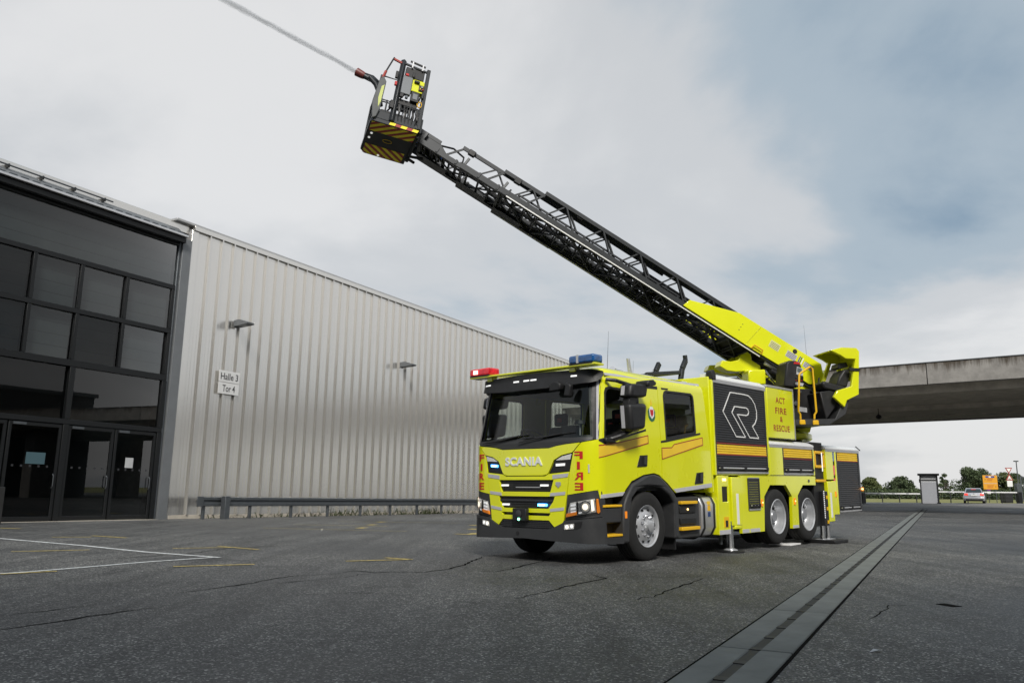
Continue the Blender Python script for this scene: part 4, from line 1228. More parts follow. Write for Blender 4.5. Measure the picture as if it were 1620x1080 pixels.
# light bars on the roof
lb_ = MB().box(-1.33, 1.30, -1.36, -1.14, 2.885, 2.915).build('light_board', 'lime', truck, bevel=.008)
for x_ in (-.92, .82):
    MB().box(x_ - .06, x_ + .06, -1.30, -1.18, 2.82, 2.90).build('board_foot', 'lime', lb_, bevel=.01)
for x0, x1, mm, ml in ((-1.34, -.86, 'red_lens', 'red_lit'), (.80, 1.27, 'blue_lens', 'blue_lens')):
    lbx = MB().box(x0, x1, -1.36, -1.12, 2.925, 3.05).build('beacon', mm, truck, bevel=.03, seg=3)
    MB().box(x0 + .02, x1 - .02, -1.37, -1.11, 2.912, 2.93).build('beacon_base', 'black', lbx)
    if ml == 'red_lit':
        MB().box(x0 + .10, x0 + .20, -1.366, -1.355, 2.955, 3.02).build('flash_light', ml, lbx)
        MB().box(x0 - .004, x0 + .003, -1.31, -1.25, 2.96, 3.02).build('flash_light', ml, lbx)
    else:
        MB().box(x0 + .15, x0 + .19, -1.364, -1.116, 2.93, 3.053).build('beacon_divider', 'pale_grey', lbx)
for x_, y_, h_ in ((.95, -.6, .62), (-.1, 1.6, .50), (.6, .9, .14), (.7, 1.0, .2)):
    MB().path([(x_, y_, 2.88), (x_ + .01, y_, 2.90), (x_ + .03, y_ + .03, 2.90 + h_)], [.015, .004, .0015], 6).build('antenna', 'black', roof)
# horns
for x_, y_ in ((.15, .45), (.62, .30)):
    MB().lathe([(.015, 0), (.02, .15), (.035, .25), (.06, .30)], (x_, y_ + .0, 3.0), 'y', 16, -1).build('air_horn', 'chrome', roof, smooth=40)
MB().prism([(.02, 2.9), (.10, 2.9), (.02, 3.22), (-.03, 3.22)], lambda a, b, c: (c, a + .35, b), .68, .72).build('roof_fin', 'silver', roof, bevel=.008)
# ladder rest behind the cab
lr = MB()
lr.beam((.3, 1.5, 3.10), (.3, 2.62, 3.24), .07, .07)
lr.beam((.3, 2.62, 3.0), (.3, 2.72, 3.32), .07, .10); lr.beam((.3, 2.72, 3.32), (.3, 2.86, 3.50), .07, .10); lr.beam((.3, 2.86, 3.48), (.3, 2.84, 3.60), .07, .07)
lr.beam((-.3, 2.62, 3.0), (-.3, 2.72, 3.32), .07, .10); lr.beam((-.3, 2.72, 3.32), (-.3, 2.86, 3.50), .07, .10)
lr.beam((-.3, 2.62, 3.24), (.3, 2.62, 3.24), .07, .07); lr.beam((-.3, 1.5, 3.10), (-.3, 2.62, 3.24), .07, .07)
lr.beam((.3, 1.5, 2.88), (.3, 1.5, 3.12), .06, .06); lr.beam((-.3, 1.5, 2.88), (-.3, 1.5, 3.12), .06, .06)
lr.build('ladder_rest', 'gunmetal', truck, bevel=.01)

# --- wheels
def wheel(name, v, u, front, sgn):
    w = empty(name, Matrix.Translation((v, u, .52)), parent=truck)
    wd_ = .15
    ty = [(.30, -.13), (.325, -.155), (.40, -.165), (.475, -.158), (.505, -.14), (.52, -.12), (.52, -.07), (.508, -.068), (.508, -.056), (.52, -.054), (.52, -.006), (.508, -.004), (.508, .004), (.52, .006), (.52, .054), (.508, .056), (.508, .068), (.52, .07), (.52, .12), (.505, .14), (.475, .158), (.40, .165), (.325, .155), (.30, .13)]
    MB().lathe(ty, (0, 0, 0), 'x', 48, sgn, False).build('tyre', 'tyre', w, smooth=35)
    if front:
        rim = MB().lathe([(.315, .10), (.325, .145), (.315, .15), (.295, .135), (.285, .09), (.265, .085), (.205, .13), (.18, .14), (.10, .145), (.085, .19), (.06, .20), (0, .20)], (0, 0, 0), 'x', 48, sgn, False).build('rim', 'rim', w, smooth=35)
        MB().lathe([(.0, .201), (.075, .2), (.085, .215), (.06, .225), (0, .226)], (0, 0, 0), 'x', 24, sgn).build('hub_cap', 'rim', w, smooth=35)
        for k in range(10):
            t = 2 * math.pi * (k + .5) / 10
            c, s_ = math.cos(t), math.sin(t)
            MB().lathe([(.020, .135), (.020, .165), (.012, .178), (0, .178)], (0, c * .155, s_ * .155), 'x', 8, sgn).build('wheel_nut', 'chrome', w)
            MB().lathe([(.024, .137), (.024, .142), (0, .142)], (0, c * .155, s_ * .155), 'x', 10, sgn).build('nut_seat', 'black', w)
            t = 2 * math.pi * k / 10
            c, s_ = math.cos(t), math.sin(t)
            MB().lathe([(.026, .10), (.026, .113), (0, .113)], (0, c * .238, s_ * .238), 'x', 12, sgn).build('vent_hole', 'black', w)
    else:
        MB().lathe([(.325, .13), (.335, .155), (.322, .165), (.305, .15), (.295, .10), (.285, .06), (.275, .0), (.262, -.02)], (0, 0, 0), 'x', 48, sgn, False).build('rim', 'rim', w, smooth=35)
        MB().lathe([(.262, -.02), (.25, -.025), (.20, -.03), (.14, -.02), (.125, .05), (.10, .085), (0, .09)], (0, 0, 0), 'x', 40, sgn, False).build('rim_disc', 'rim_grey', w, smooth=35)
        for k in range(10):
            t = 2 * math.pi * (k + .5) / 10
            c, s_ = math.cos(t), math.sin(t)
            MB().lathe([(.020, -.04), (.020, .0), (0, .0)], (0, c * .17, s_ * .17), 'x', 8, sgn).build('wheel_nut', 'black', w)
            t = 2 * math.pi * k / 10
            c, s_ = math.cos(t), math.sin(t)
            MB().lathe([(.030, -.03), (.030, -.018), (0, -.018)], (0, c * .222, s_ * .222), 'x', 10, sgn).build('vent_hole', 'black', w)
    return w


for sg_ in (1, -1):
    wheel('front_wheel', sg_ * 1.075, 0, True, sg_)
    wheel('rear_wheel', sg_ * 1.09, 4.48, False, sg_)
    wheel('rear_wheel', sg_ * 1.09, 5.88, False, sg_)
    for u_ in (4.48, 5.88):
        MB().lathe([(.3, -.13), (.40, -.15), (.50, -.13), (.52, -.1), (.52, .1), (.50, .13), (.40, .15), (.3, .13)], (sg_ * .74, u_, .52), 'x', 40, 1, False).build('inner_tyre', 'tyre', truck, smooth=40)
ch = MB()
for x_ in (-.45, .38):
    ch.box(x_, x_ + .07, -1.2, 8.6, .62, .90)
for u_ in (0, 4.48, 5.88):
    ch.tube((-.95, u_, .52), (.95, u_, .52), .09)
    ch.box(-.25, .25, u_ - .25, u_ + .25, .35, .72)
ch.box(-.9, .9, 2.2, 3.7, .45, 1.2)
ch.box(-.95, .95, 3.7, 8.7, .88, 1.25)
ch.box(-.6, .6, -1.2, .9, .65, 1.05)
ch.build('chassis', 'chassis', truck)

# --- body behind the cab
def shutter(name, u0, u1, z0, z1, sgn, v=1.25, bands=(), pitch=.043, bar=True, parent=truck):
    """roller shutter with real slats; bands of yellow slats as sub-parts"""
    n_ = max(3, int(round((z1 - z0) / pitch)))
    p_ = (z1 - z0) / n_
    dark, yel = MB(), MB()
    for i in range(n_):
        za = z0 + i * p_
        zc_ = za + p_ / 2
        t = yel if any(a <= zc_ <= b for a, b in bands) else dark
        pr = [(v - .03, za), (v - .008, za + .002), (v, za + .010), (v, za + p_ - .010), (v - .008, za + p_ - .002), (v - .03, za + p_)]
        vv = [(sgn * a, u0, b) for a, b in pr] + [(sgn * a, u1, b) for a, b in pr]
        t.add(vv, [(j, j + 1, 6 + j + 1, 6 + j) for j in range(5)] + [(0, 1, 2, 3, 4, 5), (11, 10, 9, 8, 7, 6)])
    sh = dark.build(name, 'shutter', parent)
    if bands:
        yel.build('yellow_slats', 'orange_tape', sh)
        for a, b in bands:
            for zz in (a - .012, b - .002):
                MB().box(*sorted((sgn * (v - .01), sgn * (v + .004))), u0, u1, zz, zz + .014).build('band_edge', 'red_line', sh)
    if bar:
        MB().tube((sgn * (v + .03), u0 + .02, z0 + .055), (sgn * (v + .03), u1 - .02, z0 + .055), .016, n=8).build('lift_bar', 'silver', sh)
        for uu in (u0 + .08, (u0 + u1) / 2, u1 - .08):
            MB().box(*sorted((sgn * (v - .005), sgn * (v + .05))), uu - .05, uu + .05, z0 + .025, z0 + .085).build('bar_bracket', 'black', sh, bevel=.006)
    fr_ = MB().prism([[(u0 - .035, z0 - .03), (u1 + .035, z0 - .03), (u1 + .035, z1 + .03), (u0 - .035, z1 + .03)], [(u0, z0), (u0, z1), (u1, z1), (u1, z0)]], lambda a, b, c: (sgn * c, a, b), v - .05, v + .006)
    fr_.build('shutter_frame', 'shutter', sh)
    MB().box(*sorted((sgn * (v - .02), sgn * (v + .010))), u0 - .03, u1 + .03, z0 - .034, z0 - .004).build('sill', 'silver', sh)
    return sh


def cornice(name, u0, u1, z, sgn, h=.11, parent=truck):
    c = MB().prism([(1.262, z), (1.262, z + .035), (1.15, z + h), (1.0, z + h), (1.0, z)], lambda a, b, cc: (sgn * a, cc, b), u0, u1).build(name, 'white_alu', parent, bevel=.006)
    MB().box(*sorted((sgn * 1.2, sgn * 1.258)), u0 + .004, u1 - .004, z - .05, z - .001).build('cornice_trim', 'silver', c)
    return c


lk1 = MB().box(-1.218, 1.218, 2.10, 4.19, 1.30, 3.02).build('equipment_body', 'lime', truck, bevel=.01)
MB().box(-1.215, 1.215, 2.06, 2.10, 1.0, 3.03).build('body_front_wall', 'lime', truck, bevel=.01)
for sg_ in (1, -1):
    f_ = lambda a, b, c: (sg_ * c, a, b)
    shutter('roller_shutter', 2.19, 4.12, 1.37, 2.95, sg_, bands=((1.67, 1.86),))
    cornice('cornice', 2.14, 4.20, 2.985, sg_)
    MB().prism([(2.10, 2.98), (2.10, 3.12), (2.17, 3.16), (2.24, 3.08), (2.24, 2.98)], f_, 1.15, 1.275).build('corner_cap', 'black', truck, bevel=.01)
    MB().box(*sorted((sg_ * 1.2, sg_ * 1.256)), 2.10, 2.155, 1.30, 2.98).build('body_post', 'lime', truck, bevel=.008)
    MB().box(*sorted((sg_ * 1.2, sg_ * 1.256)), 4.155, 4.235, 1.30, 3.0).build('body_post', 'lime', truck, bevel=.008)
    # panel ACT FIRE & RESCUE
    pn = MB().box(*sorted((sg_ * 1.12, sg_ * 1.255)), 4.26, 5.44, 2.035, 3.03).build('side_panel', 'lime', truck, bevel=.012)
    MB().box(*sorted((sg_ * 1.10, sg_ * 1.262)), 4.24, 5.47, 3.03, 3.075).build('panel_trim', 'silver', pn)
    MB().box(*sorted((sg_ * 1.10, sg_ * 1.262)), 5.44, 5.475, 2.03, 3.03).build('panel_trim', 'silver', pn)
    if True:
        for t, z, h_, sx_ in (('ACT', 2.795, .125, .43), ('FIRE', 2.585, .125, .50), ('&', 2.42, .11, .12), ('RESCUE', 2.235, .125, .73)):
            lettering('lettering', t, h_, 4.85, z, lambda a, b, c: (sg_ * (1.258 + c), a if sg_ == 1 else 9.70 - a, b), 'red_line', pn, bold=.016, width=sx_, space=1.14)
    # upper lockers behind
    cornice('cornice', 4.24, 6.33, 1.90, sg_, .10)
    shutter('roller_shutter', 4.86, 6.24, 1.36, 1.875, sg_, bands=((1.645, 1.86),))
    MB().box(*sorted((sg_ * 1.2, sg_ * 1.254)), 4.24, 4.82, 1.31, 1.88).build('body_panel', 'lime', truck, bevel=.008)
    MB().box(*sorted((sg_ * 1.2, sg_ * 1.256)), 6.28, 6.335, 1.31, 1.88).build('body_post', 'lime', truck, bevel=.008)
    # lower side panels with wheel cut-outs
    MB().prism(
               [(2.99, .27), (3.87, .27), (3.925, .91), (4.19, 1.122), (4.885, 1.118), (5.14, .90), (5.10, .27), (5.40, .27), (5.415, .91), (5.69, 1.115), (6.34, 1.112), (6.34, 1.295), (2.99, 1.295)], f_, 1.19, 1.25).build('lower_panel', 'lime', truck, bevel=.008)
    MB().box(*sorted((sg_ * 1.0, sg_ * 1.19)), 3.0, 3.80, .30, 1.29).build('panel_box', 'chassis', truck)
    shutter('small_shutter', 3.30, 3.70, .70, 1.22, sg_, v=1.258, bar=True)
    MB().box(*sorted((sg_ * 1.25, sg_ * 1.262)), 3.285, 3.72, 1.225, 1.265).build('shutter_hood', 'silver', truck)
    for a, b in ((3.0, 3.26), (3.30, 3.68)):
        MB().box(*sorted((sg_ * 1.249, sg_ * 1.253)), a, b, .275, .34).build('reflective_strip', 'reflect', truck)
    MB().box(*sorted((sg_ * 1.249, sg_ * 1.253)), 5.115, 5.385, .275, .33).build('reflective_strip', 'reflect', truck)
    for u_ in (3.78, 5.22):
        MB().box(*sorted((sg_ * 1.249, sg_ * 1.27)), u_, u_ + .045, .73, .86).build('side_marker', 'amber', truck)
        MB().lathe([(0, 0), (.012, 0), (.01, .01), (0, .01)], (sg_ * 1.27, u_ + .022, .80), 'x', 10, sg_).build('marker_lamp', 'amber_lit', truck)
    MB().lathe([(0, 0), (.035, 0), (.03, .02), (0, .025)], (sg_ * 1.25, 5.98, 1.20), 'x', 14, sg_).build('lock', 'chrome', truck)
    # front outrigger housing
    ho = MB().prism([[(2.16, .28), (2.57, .28), (2.57, 1.295), (2.16, 1.295)], [(2.32, .84), (2.32, 1.10), (2.52, 1.10), (2.52, .84)]], f_, 1.0, 1.25).build('outrigger_housing', 'lime', truck, bevel=.012)
    MB().box(*sorted((sg_ * 1.02, sg_ * 1.235)), 2.321, 2.519, .841, 1.099).build('housing_pocket', 'black', ho)
    MB().box(*sorted((sg_ * 1.251, sg_ * 1.256)), 2.34, 2.46, 1.20, 1.245).build('marker_lamp', 'amber_lit', ho)
    MB().box(*sorted((sg_ * 1.249, sg_ * 1.254)), 2.17, 2.56, .285, .36).build('reflective_strip', 'reflect', ho)
    MB().box(*sorted((sg_ * 1.249, sg_ * 1.258)), 2.34, 2.50, .40, .58).build('warning_label', 'yellow_bar', ho)
    MB().box(*sorted((sg_ * 1.257, sg_ * 1.262)), 2.38, 2.46, .41, .52).build('label_print', 'black', ho)
    # outrigger front
    og = MB().box(*sorted((sg_ * .9, sg_ * 1.285)), 2.60, 2.955, .42, 1.27).build('outrigger', 'lime', truck, bevel=.012)
    MB().box(*sorted((sg_ * 1.284, sg_ * 1.292)), 2.75, 2.83, .44, .98).build('reflective_strip', 'white', og)
    MB().box(*sorted((sg_ * 1.1, sg_ * 1.292)), 2.66, 2.90, .36, .42).build('outrigger_foot_guard', 'lime', og, bevel=.01)
    MB().tube((sg_ * 1.2, 2.62, .03), (sg_ * 1.2, 2.62, .50), .06, n=20).build('outrigger_leg', 'chrome', og, smooth=40)
    MB().tube((sg_ * 1.08, 2.50, .10), (sg_ * 1.08, 2.50, .50), .03, n=12).build('outrigger_rod', 'galv', og, smooth=40)
    MB().lathe([(0, 0), (.13, 0), (.12, .03), (.07, .05), (0, .05)], (sg_ * 1.2, 2.62, -.02), 'z', 24).build('outrigger_foot', 'rim', og, smooth=40)
    # ladder step and rear outrigger
    ls_ = MB().box(*sorted((sg_ * .95, sg_ * 1.20)), 6.36, 6.92, .25, 2.02).build('climbing_recess', 'black', truck, bevel=.01)
    for z in (1.50, 1.80, 1.20):
        MB().box(*sorted((sg_ * 1.20, sg_ * 1.275)), 6.38, 6.86, z - .03, z + .03).build('climbing_step', 'yellow_bar', ls_, bevel=.012)
    for u_ in (6.37, 6.83):
        MB().box(*sorted((sg_ * 1.2, sg_ * 1.26)), u_, u_ + .05, 1.50, 1.80).build('step_side', 'yellow_bar', ls_, bevel=.01)
    MB().box(*sorted((sg_ * 1.276, sg_ * 1.282)), 6.66, 6.70, 1.40, 1.80).build('led_strip', 'led_white', ls_)
    MB().box(*sorted((sg_ * 1.2, sg_ * 1.29)), 6.60, 6.84, .26, .98).build('outrigger_slide', 'black', ls_, bevel=.01)
    for i in range(14):
        MB().box(*sorted((sg_ * 1.29, sg_ * 1.294)), 6.62, 6.65, .42 + i * .042, .445 + i * .042).build('scale_mark', 'led_white', ls_)
    for z in (.30, .58, .82):
        MB().box(*sorted((sg_ * 1.288, sg_ * 1.305)), 6.74, 6.80, z, z + .07).build('slide_marker', 'yellow_bar', ls_)
    og = MB().box(*sorted((sg_ * .9, sg_ * 1.27)), 6.93, 7.22, .33, 1.19).build('outrigger', 'lime', truck, bevel=.012)
    MB().box(*sorted((sg_ * 1.269, sg_ * 1.277)), 7.02, 7.10, .42, .95).build('reflective_strip', 'white', og)
    for u_ in (6.66, 6.94):
        MB().tube((sg_ * 1.2, u_, -.06), (sg_ * 1.2, u_, .36), .055, n=18).build('outrigger_leg', 'chrome', og, smooth=40)
    MB().box(*sorted((sg_ * 1.05, sg_ * 1.32)), 6.54, 7.05, -.055, -.02).build('outrigger_foot', 'rim', og, bevel=.01)
    # rear panels and locker
    MB().box(*sorted((sg_ * 1.1, sg_ * 1.252)), 6.95, 7.345, 1.225, 1.87).build('body_panel', 'lime', truck, bevel=.008)
    MB().box(*sorted((sg_ * 1.0, sg_ * 1.238)), 7.347, 7.458, .90, 1.87).build('lamp_recess', 'black', truck)
    for z0, z1, mm in ((1.62, 1.84, 'blue_lens'), (1.32, 1.54, 'red_lens'), (1.04, 1.26, 'red_lens')):
        MB().box(*sorted((sg_ * 1.22, sg_ * 1.248)), 7.358, 7.447, z0, z1).build('rear_lamp', mm, truck, bevel=.01)
    MB().box(*sorted((sg_ * 1.1, sg_ * 1.255)), 7.46, 7.535, .47, 1.87).build('body_post', 'lime', truck, bevel=.008)
    MB().box(*sorted((sg_ * 1.1, sg_ * 1.252)), 7.23, 7.46, .47, 1.20).build('body_panel', 'lime', truck, bevel=.008)
    MB().box(*sorted((sg_ * 1.25, sg_ * 1.268)), 7.36, 7.40, .85, .97).build('side_marker', 'amber', truck)
    cornice('cornice', 6.95, 8.93, 1.885, sg_, .09)
    shutter('roller_shutter', 7.59, 8.82, .55, 1.855, sg_, bands=((1.645, 1.845),))
    MB().box(*sorted((sg_ * 1.2, sg_ * 1.256)), 8.86, 8.92, .50, 1.88).build('body_post', 'shutter', truck, bevel=.008)
    MB().path([(sg_ * 1.20, 8.90, 2.0), (sg_ * 1.28, 8.96, 1.90)], .012, 6).build('rear_hook', 'black', truck)
    am = MB().box(*sorted((sg_ * 1.24, sg_ * 1.30)), 8.93, 8.97, .96, 1.05).build('outline_marker', 'amber', truck, bevel=.012)
    MB().lathe([(0, 0), (.022, 0), (.02, .012), (0, .014)], (sg_ * 1.28, 8.93, 1.01), 'y', 12, -1).build('marker_lamp', 'amber_lit', am)
MB().box(-1.19, 1.19, 7.55, 8.90, .52, 1.90).build('rear_body', 'lime', truck, bevel=.01)
MB().box(-1.17, 1.17, 4.26, 7.54, 1.26, 1.90).build('mid_body', 'lime', truck, bevel=.01)
MB().box(-1.10, 1.10, 4.3, 5.4, 2.0, 3.0).build('hose_box', 'shutter', truck, bevel=.01)
# emblem outline on the big shutter (both sides)
RO = [(2.77, 2.80), (3.30, 2.80), (3.47, 2.79), (3.60, 2.74), (3.72, 2.64), (3.785, 2.50), (3.77, 2.37), (3.70, 2.28), (3.58, 2.21), (3.82, 2.0), (3.45, 2.0), (3.00, 2.41), (3.34, 2.41), (3.42, 2.425), (3.46, 2.47), (3.43, 2.53), (3.36, 2.55), (2.91, 2.55), (2.80, 2.43), (3.28, 2.0), (2.92, 2.0), (2.47, 2.43)]
for sg_ in (1, -1):
    em = MB()
    for i in range(len(RO)):
        a, b = RO[i], RO[(i + 1) % len(RO)]
        if sg_ == -1:
            a, b = (6.3 - a[0], a[1]), (6.3 - b[0], b[1])
        em.beam((sg_ * 1.254, a[0], a[1]), (sg_ * 1.254, b[0], b[1]), .021, .008, up=(1, 0, 0))
    em.build('emblem_outline', 'white', truck)

# --- turntable, in a frame turned with the ladder: x = away from the camera, y = along the ladder (level), z up
AZ, EL = R(81.113), R(30.393)
DH = Vector((-math.sin(AZ), -math.cos(AZ), 0)); NN = Vector((math.cos(AZ), -math.sin(AZ), 0))
LD = DH * math.cos(EL) + Vector((0, 0, math.sin(EL))); LK = LD.cross(NN)
C0 = TRUCK @ Vector((0, 6.7, 0))


def frame(x, y, z, o):
    return Matrix(((x.x, y.x, z.x, o.x), (x.y, y.y, z.y, o.y), (x.z, y.z, z.z, o.z), (0, 0, 0, 1)))


TTF = TINV @ frame(-NN, DH, Vector((0, 0, 1)), Vector((C0.x, C0.y, 0)))
LDF = TINV @ frame(-NN, LD, LK, Vector((C0.x, C0.y, 3.8)))


def tb(m_, name, mt, parent=None, bevel=0.0, smooth=None):
    o = m_.build(name, mt, truck, bevel, smooth, TTF)
    if parent is not None:
        o.parent = parent; o.matrix_basis = parent.matrix_basis.inverted() @ TTF
    return o


def tq(poly, q0, q1):
    """polygon in (along ladder, z), extruded between two distances towards the camera"""
    return MB().prism(poly, lambda a, b, c: (-c, a, b), q0, q1)


tt = tb(MB().lathe([(.0, 2.18), (.95, 2.18), (1.0, 2.22), (1.0, 2.31), (.92, 2.36), (0, 2.36)], axis='z', n=48), 'turntable', 'lime', smooth=30)
tb(MB().lathe([(.85, 1.88), (.78, 1.95), (.78, 2.18), (.0, 2.18)], axis='z', n=40), 'pedestal', 'chassis', tt, smooth=30)
tb(MB().lathe([(.6, 2.36), (.62, 2.42), (.5, 2.5), (.0, 2.5)], axis='z', n=32), 'swivel_hub', 'gunmetal', tt, smooth=30)
for k in range(12):
    t = 2 * math.pi * k / 12
    tb(MB().lathe([(.03, 2.36), (.03, 2.39), (0, 2.39)], (math.cos(t) * .82, math.sin(t) * .82, 0), 'z', 8), 'ring_bolt', 'black', tt)
# tower plates carrying the ladder foot
for q in (.50, -.62):
    tb(tq([(.62, 2.36), (-.75, 2.36), (-1.0, 3.1), (-.85, 3.55), (-.55, 3.62), (-.2, 3.40), (.25, 3.30), (.60, 3.0)], q, q + .12), 'tower_plate', 'lime', bevel=.01)
tb(tq([(.5, 2.36), (-.7, 2.36), (-.85, 3.0), (-.3, 3.15), (.35, 2.95)], -.5, .5), 'tower_core', 'chassis', bevel=.01)
# hinge lugs of the lifting rams (lime)
tb(tq([(1.22, 3.82), (1.16, 3.95), (.95, 3.93), (.77, 3.97), (.70, 4.08), (.54, 4.17), (.46, 4.10), (.45, 3.98), (.25, 3.86), (.24, 3.74), (.64, 3.72), (.85, 3.70), (1.05, 3.72)], .10, .42), 'ram_bracket', 'lime', bevel=.015)
tb(tq([(1.22, 3.82), (1.16, 3.95), (.77, 3.97), (.54, 4.17), (.25, 3.86), (.24, 3.74), (.64, 3.72)], -.55, -.3), 'ram_bracket', 'lime', bevel=.015)
tb(tq([(.66, 3.38), (.66, 3.72), (.25, 3.74), (.25, 3.40)], .30, .66), 'hose_cover', 'lime', bevel=.03)
for q in (.30, -.35):
    rm_ = tb(MB().tube((-q, -.55, 3.0), (-q, .12, 3.50), .11, n=18), 'lifting_ram', 'black', smooth=40)
    tb(MB().tube((-q, .12, 3.50), (-q, .50, 3.80), .06, n=16), 'ram_rod', 'chrome', rm_, smooth=40)
tb(MB().tube((-.62, .02, 3.42), (-.62, .25, 3.72), .028, n=10), 'strut', 'chrome', smooth=40)
tb(MB().tube((-.58, -.22, 3.70), (-.58, .22, 3.90), .05, n=12), 'levelling_ram', 'ladder_alu', smooth=40)
tb(MB().tube((-.6, -.25, 3.55), (-.6, .12, 3.72), .07, n=12), 'hydraulic_pipe', 'black', smooth=40)
# operator stand
pf = tb(tq([(.12, 2.43), (-.63, 2.45), (-1.03, 2.69), (-1.13, 2.99), (-1.02, 3.0), (-.78, 2.58), (.12, 2.55)], .55, 1.62), 'operator_platform', 'grey_plastic', bevel=.01)
tb(tq([(.12, 2.55), (-.70, 2.57), (-.95, 2.95), (-.60, 3.28), (.10, 3.28)], .62, 1.02), 'valve_block', 'black', pf, bevel=.02)
tb(tq([(-.62, 2.56), (-.98, 3.0), (-.80, 3.2), (-.5, 3.15)], 1.02, 1.55), 'seat_console', 'black', pf, bevel=.02)
for a_, z_, q_, r_ in ((.0, 3.1, 1.05, .03), (-.2, 2.95, 1.05, .05), (-.1, 2.75, 1.05, .04), (-.33, 3.2, 1.04, .025)):
    tb(MB().lathe([(r_, 0), (r_, .04), (0, .045)], (-q_, a_, z_), 'x', 10, -1), 'valve_cap', 'galv', pf)
tb(tq([(-.02, 2.86), (-.12, 2.86), (-.12, 2.94), (-.02, 2.94)], 1.02, 1.04), 'red_tag', 'red', pf)
tb(tq([(-.30, 2.78), (-.48, 2.76), (-.48, 2.86), (-.30, 2.88)], 1.02, 1.03), 'label_plate', 'pale_grey', pf)
# hand rails
hr_ = tb(MB().path([(-1.58, -.01, 2.50), (-1.58, -.012, 2.66), (-1.60, .035, 2.72), (-1.60, -.03, 3.50), (-1.60, -.06, 3.53), (-1.60, -.28, 3.67), (-1.60, -.335, 3.64), (-1.60, -.37, 2.72), (-1.58, -.335, 2.66), (-1.58, -.32, 2.50)], .022, 10), 'hand_rail', 'yellow_bar', smooth=60)
for a_ in (-.02, -.32):
    tb(tq([(a_ + .07, 2.44), (a_ + .06, 2.54), (a_ - .06, 2.54), (a_ - .07, 2.44)], 1.615, 1.655), 'rail_foot', 'yellow_bar', hr_, bevel=.015)
# control console
cs = tb(tq([(.22, 3.27), (.13, 3.78), (.06, 3.83), (-.10, 3.83), (-.20, 3.74), (-.25, 3.46), (-.21, 3.30), (-.05, 3.24)], .95, 1.40), 'control_console', 'black', bevel=.03)
tb(tq([(-.07, 3.53), (-.215, 3.50), (-.225, 3.66), (-.09, 3.70)], 1.401, 1.412), 'control_panel', 'pale_grey', cs)
tb(tq([(-.09, 3.59), (-.19, 3.57), (-.195, 3.655), (-.10, 3.675)], 1.413, 1.42), 'screen', mat('screen', (.10, .13, .13), .3), cs)
for i in range(4):
    for j in range(2):
        tb(MB().lathe([(.013, 0), (.010, .02), (0, .02)], (-1.402, -.06 - i * .04, 3.40 + j * .06), 'x', 8, -1), 'button', 'galv' if (i + j) % 3 else 'red', cs)
tb(tq([(-.02, 3.31), (-.20, 3.27), (-.23, 3.34), (-.05, 3.37)], 1.2, 1.42), 'console_shelf', 'pale_grey', cs, bevel=.01)
tb(tq([(-.02, 3.76), (-.17, 3.75), (-.17, 3.79), (-.04, 3.80)], 1.401, 1.41), 'indicator_row', 'red', cs)
# operator seat
seat = tb(MB().prism([(-.55, 3.33), (-.60, 3.38), (-1.10, 3.28), (-1.14, 3.20), (-.80, 3.17), (-.60, 3.22)], lambda a, b, c: (-c, a, b), 1.12, 1.58), 'operator_seat', 'black', bevel=.035)
tb(tq([(-.90, 3.30), (-.98, 3.50), (-1.08, 3.64), (-1.20, 3.66), (-1.24, 3.56), (-1.14, 3.26)], 1.14, 1.56), 'backrest', 'black', seat, bevel=.035)
tb(tq([(-.98, 3.68), (-1.02, 3.79), (-1.20, 3.82), (-1.24, 3.72), (-1.10, 3.68)], 1.20, 1.50), 'headrest', 'black', seat, bevel=.03)
tb(MB().tube((-1.35, -.60, 3.3), (-1.35, -.62, 3.48), .018), 'joystick', 'black', seat)
# lime seat shelter
SO = [(-.72, 4.03), (-.98, 4.10), (-1.33, 4.10), (-1.39, 4.03), (-1.31, 3.10), (-1.03, 2.97), (-.97, 2.82), (-.73, 3.03), (-.82, 3.17), (-1.15, 3.27), (-1.20, 3.5), (-1.285, 3.86), (-1.06, 3.86), (-.95, 3.93)]
sh_ = tb(tq(SO, 1.62, 1.70), 'seat_shelter', 'lime', bevel=.012)
tb(tq([(-.72, 4.03), (-.98, 4.10), (-1.33, 4.10), (-1.39, 4.03), (-1.31, 3.10), (-1.24, 3.10), (-1.285, 3.86), (-1.06, 3.86), (-.95, 3.93)], .95, 1.02), 'shelter_side', 'lime', sh_, bevel=.012)
tb(tq([(-.71, 4.025), (-.98, 4.095), (-1.33, 4.095), (-1.37, 4.05), (-1.0, 4.06), (-.73, 4.0)], 1.02, 1.62), 'shelter_roof', 'lime', sh_)
tb(tq([(-1.345, 4.05), (-1.385, 4.02), (-1.33, 3.42), (-1.29, 3.42)], 1.02, 1.62), 'shelter_back', 'lime', sh_)
tb(tq([(-1.02, 3.86), (-1.10, 3.86), (-.93, 3.45), (-.86, 3.45)], 1.02, 1.08), 'shelter_strut', 'lime', sh_)
tb(tq([(-1.12, 3.66), (-1.13, 3.60), (-1.36, 3.60), (-1.36, 3.66)], 1.66, 1.72), 'shelter_hinge', 'black', sh_)
tb(MB().path([(-.6, -.80, 3.6), (-.6, -.76, 4.8)], [.004, .0015], 6), 'antenna', 'black')
tb(MB().path([(-.6, -.95, 3.2), (-.62, -.80, 3.42), (-.62, -.9, 3.62)], .018, 6), 'cable', 'black')
tb(tq([(-.78, 3.30), (-.86, 3.62), (-.95, 3.6), (-.9, 3.28)], .55, .62), 'end_guard', 'lime')

# --- ladder, in its own frame: x = away from the camera, y = up along the ladder, z = across (towards the sky)
def lbd(m_, name, mt, parent=None, bevel=0.0, smooth=None):
    o = m_.build(name, mt, truck, bevel, smooth, LDF)
    if parent is not None:
        o.parent = parent; o.matrix_basis = Matrix.Identity(4)
    return o


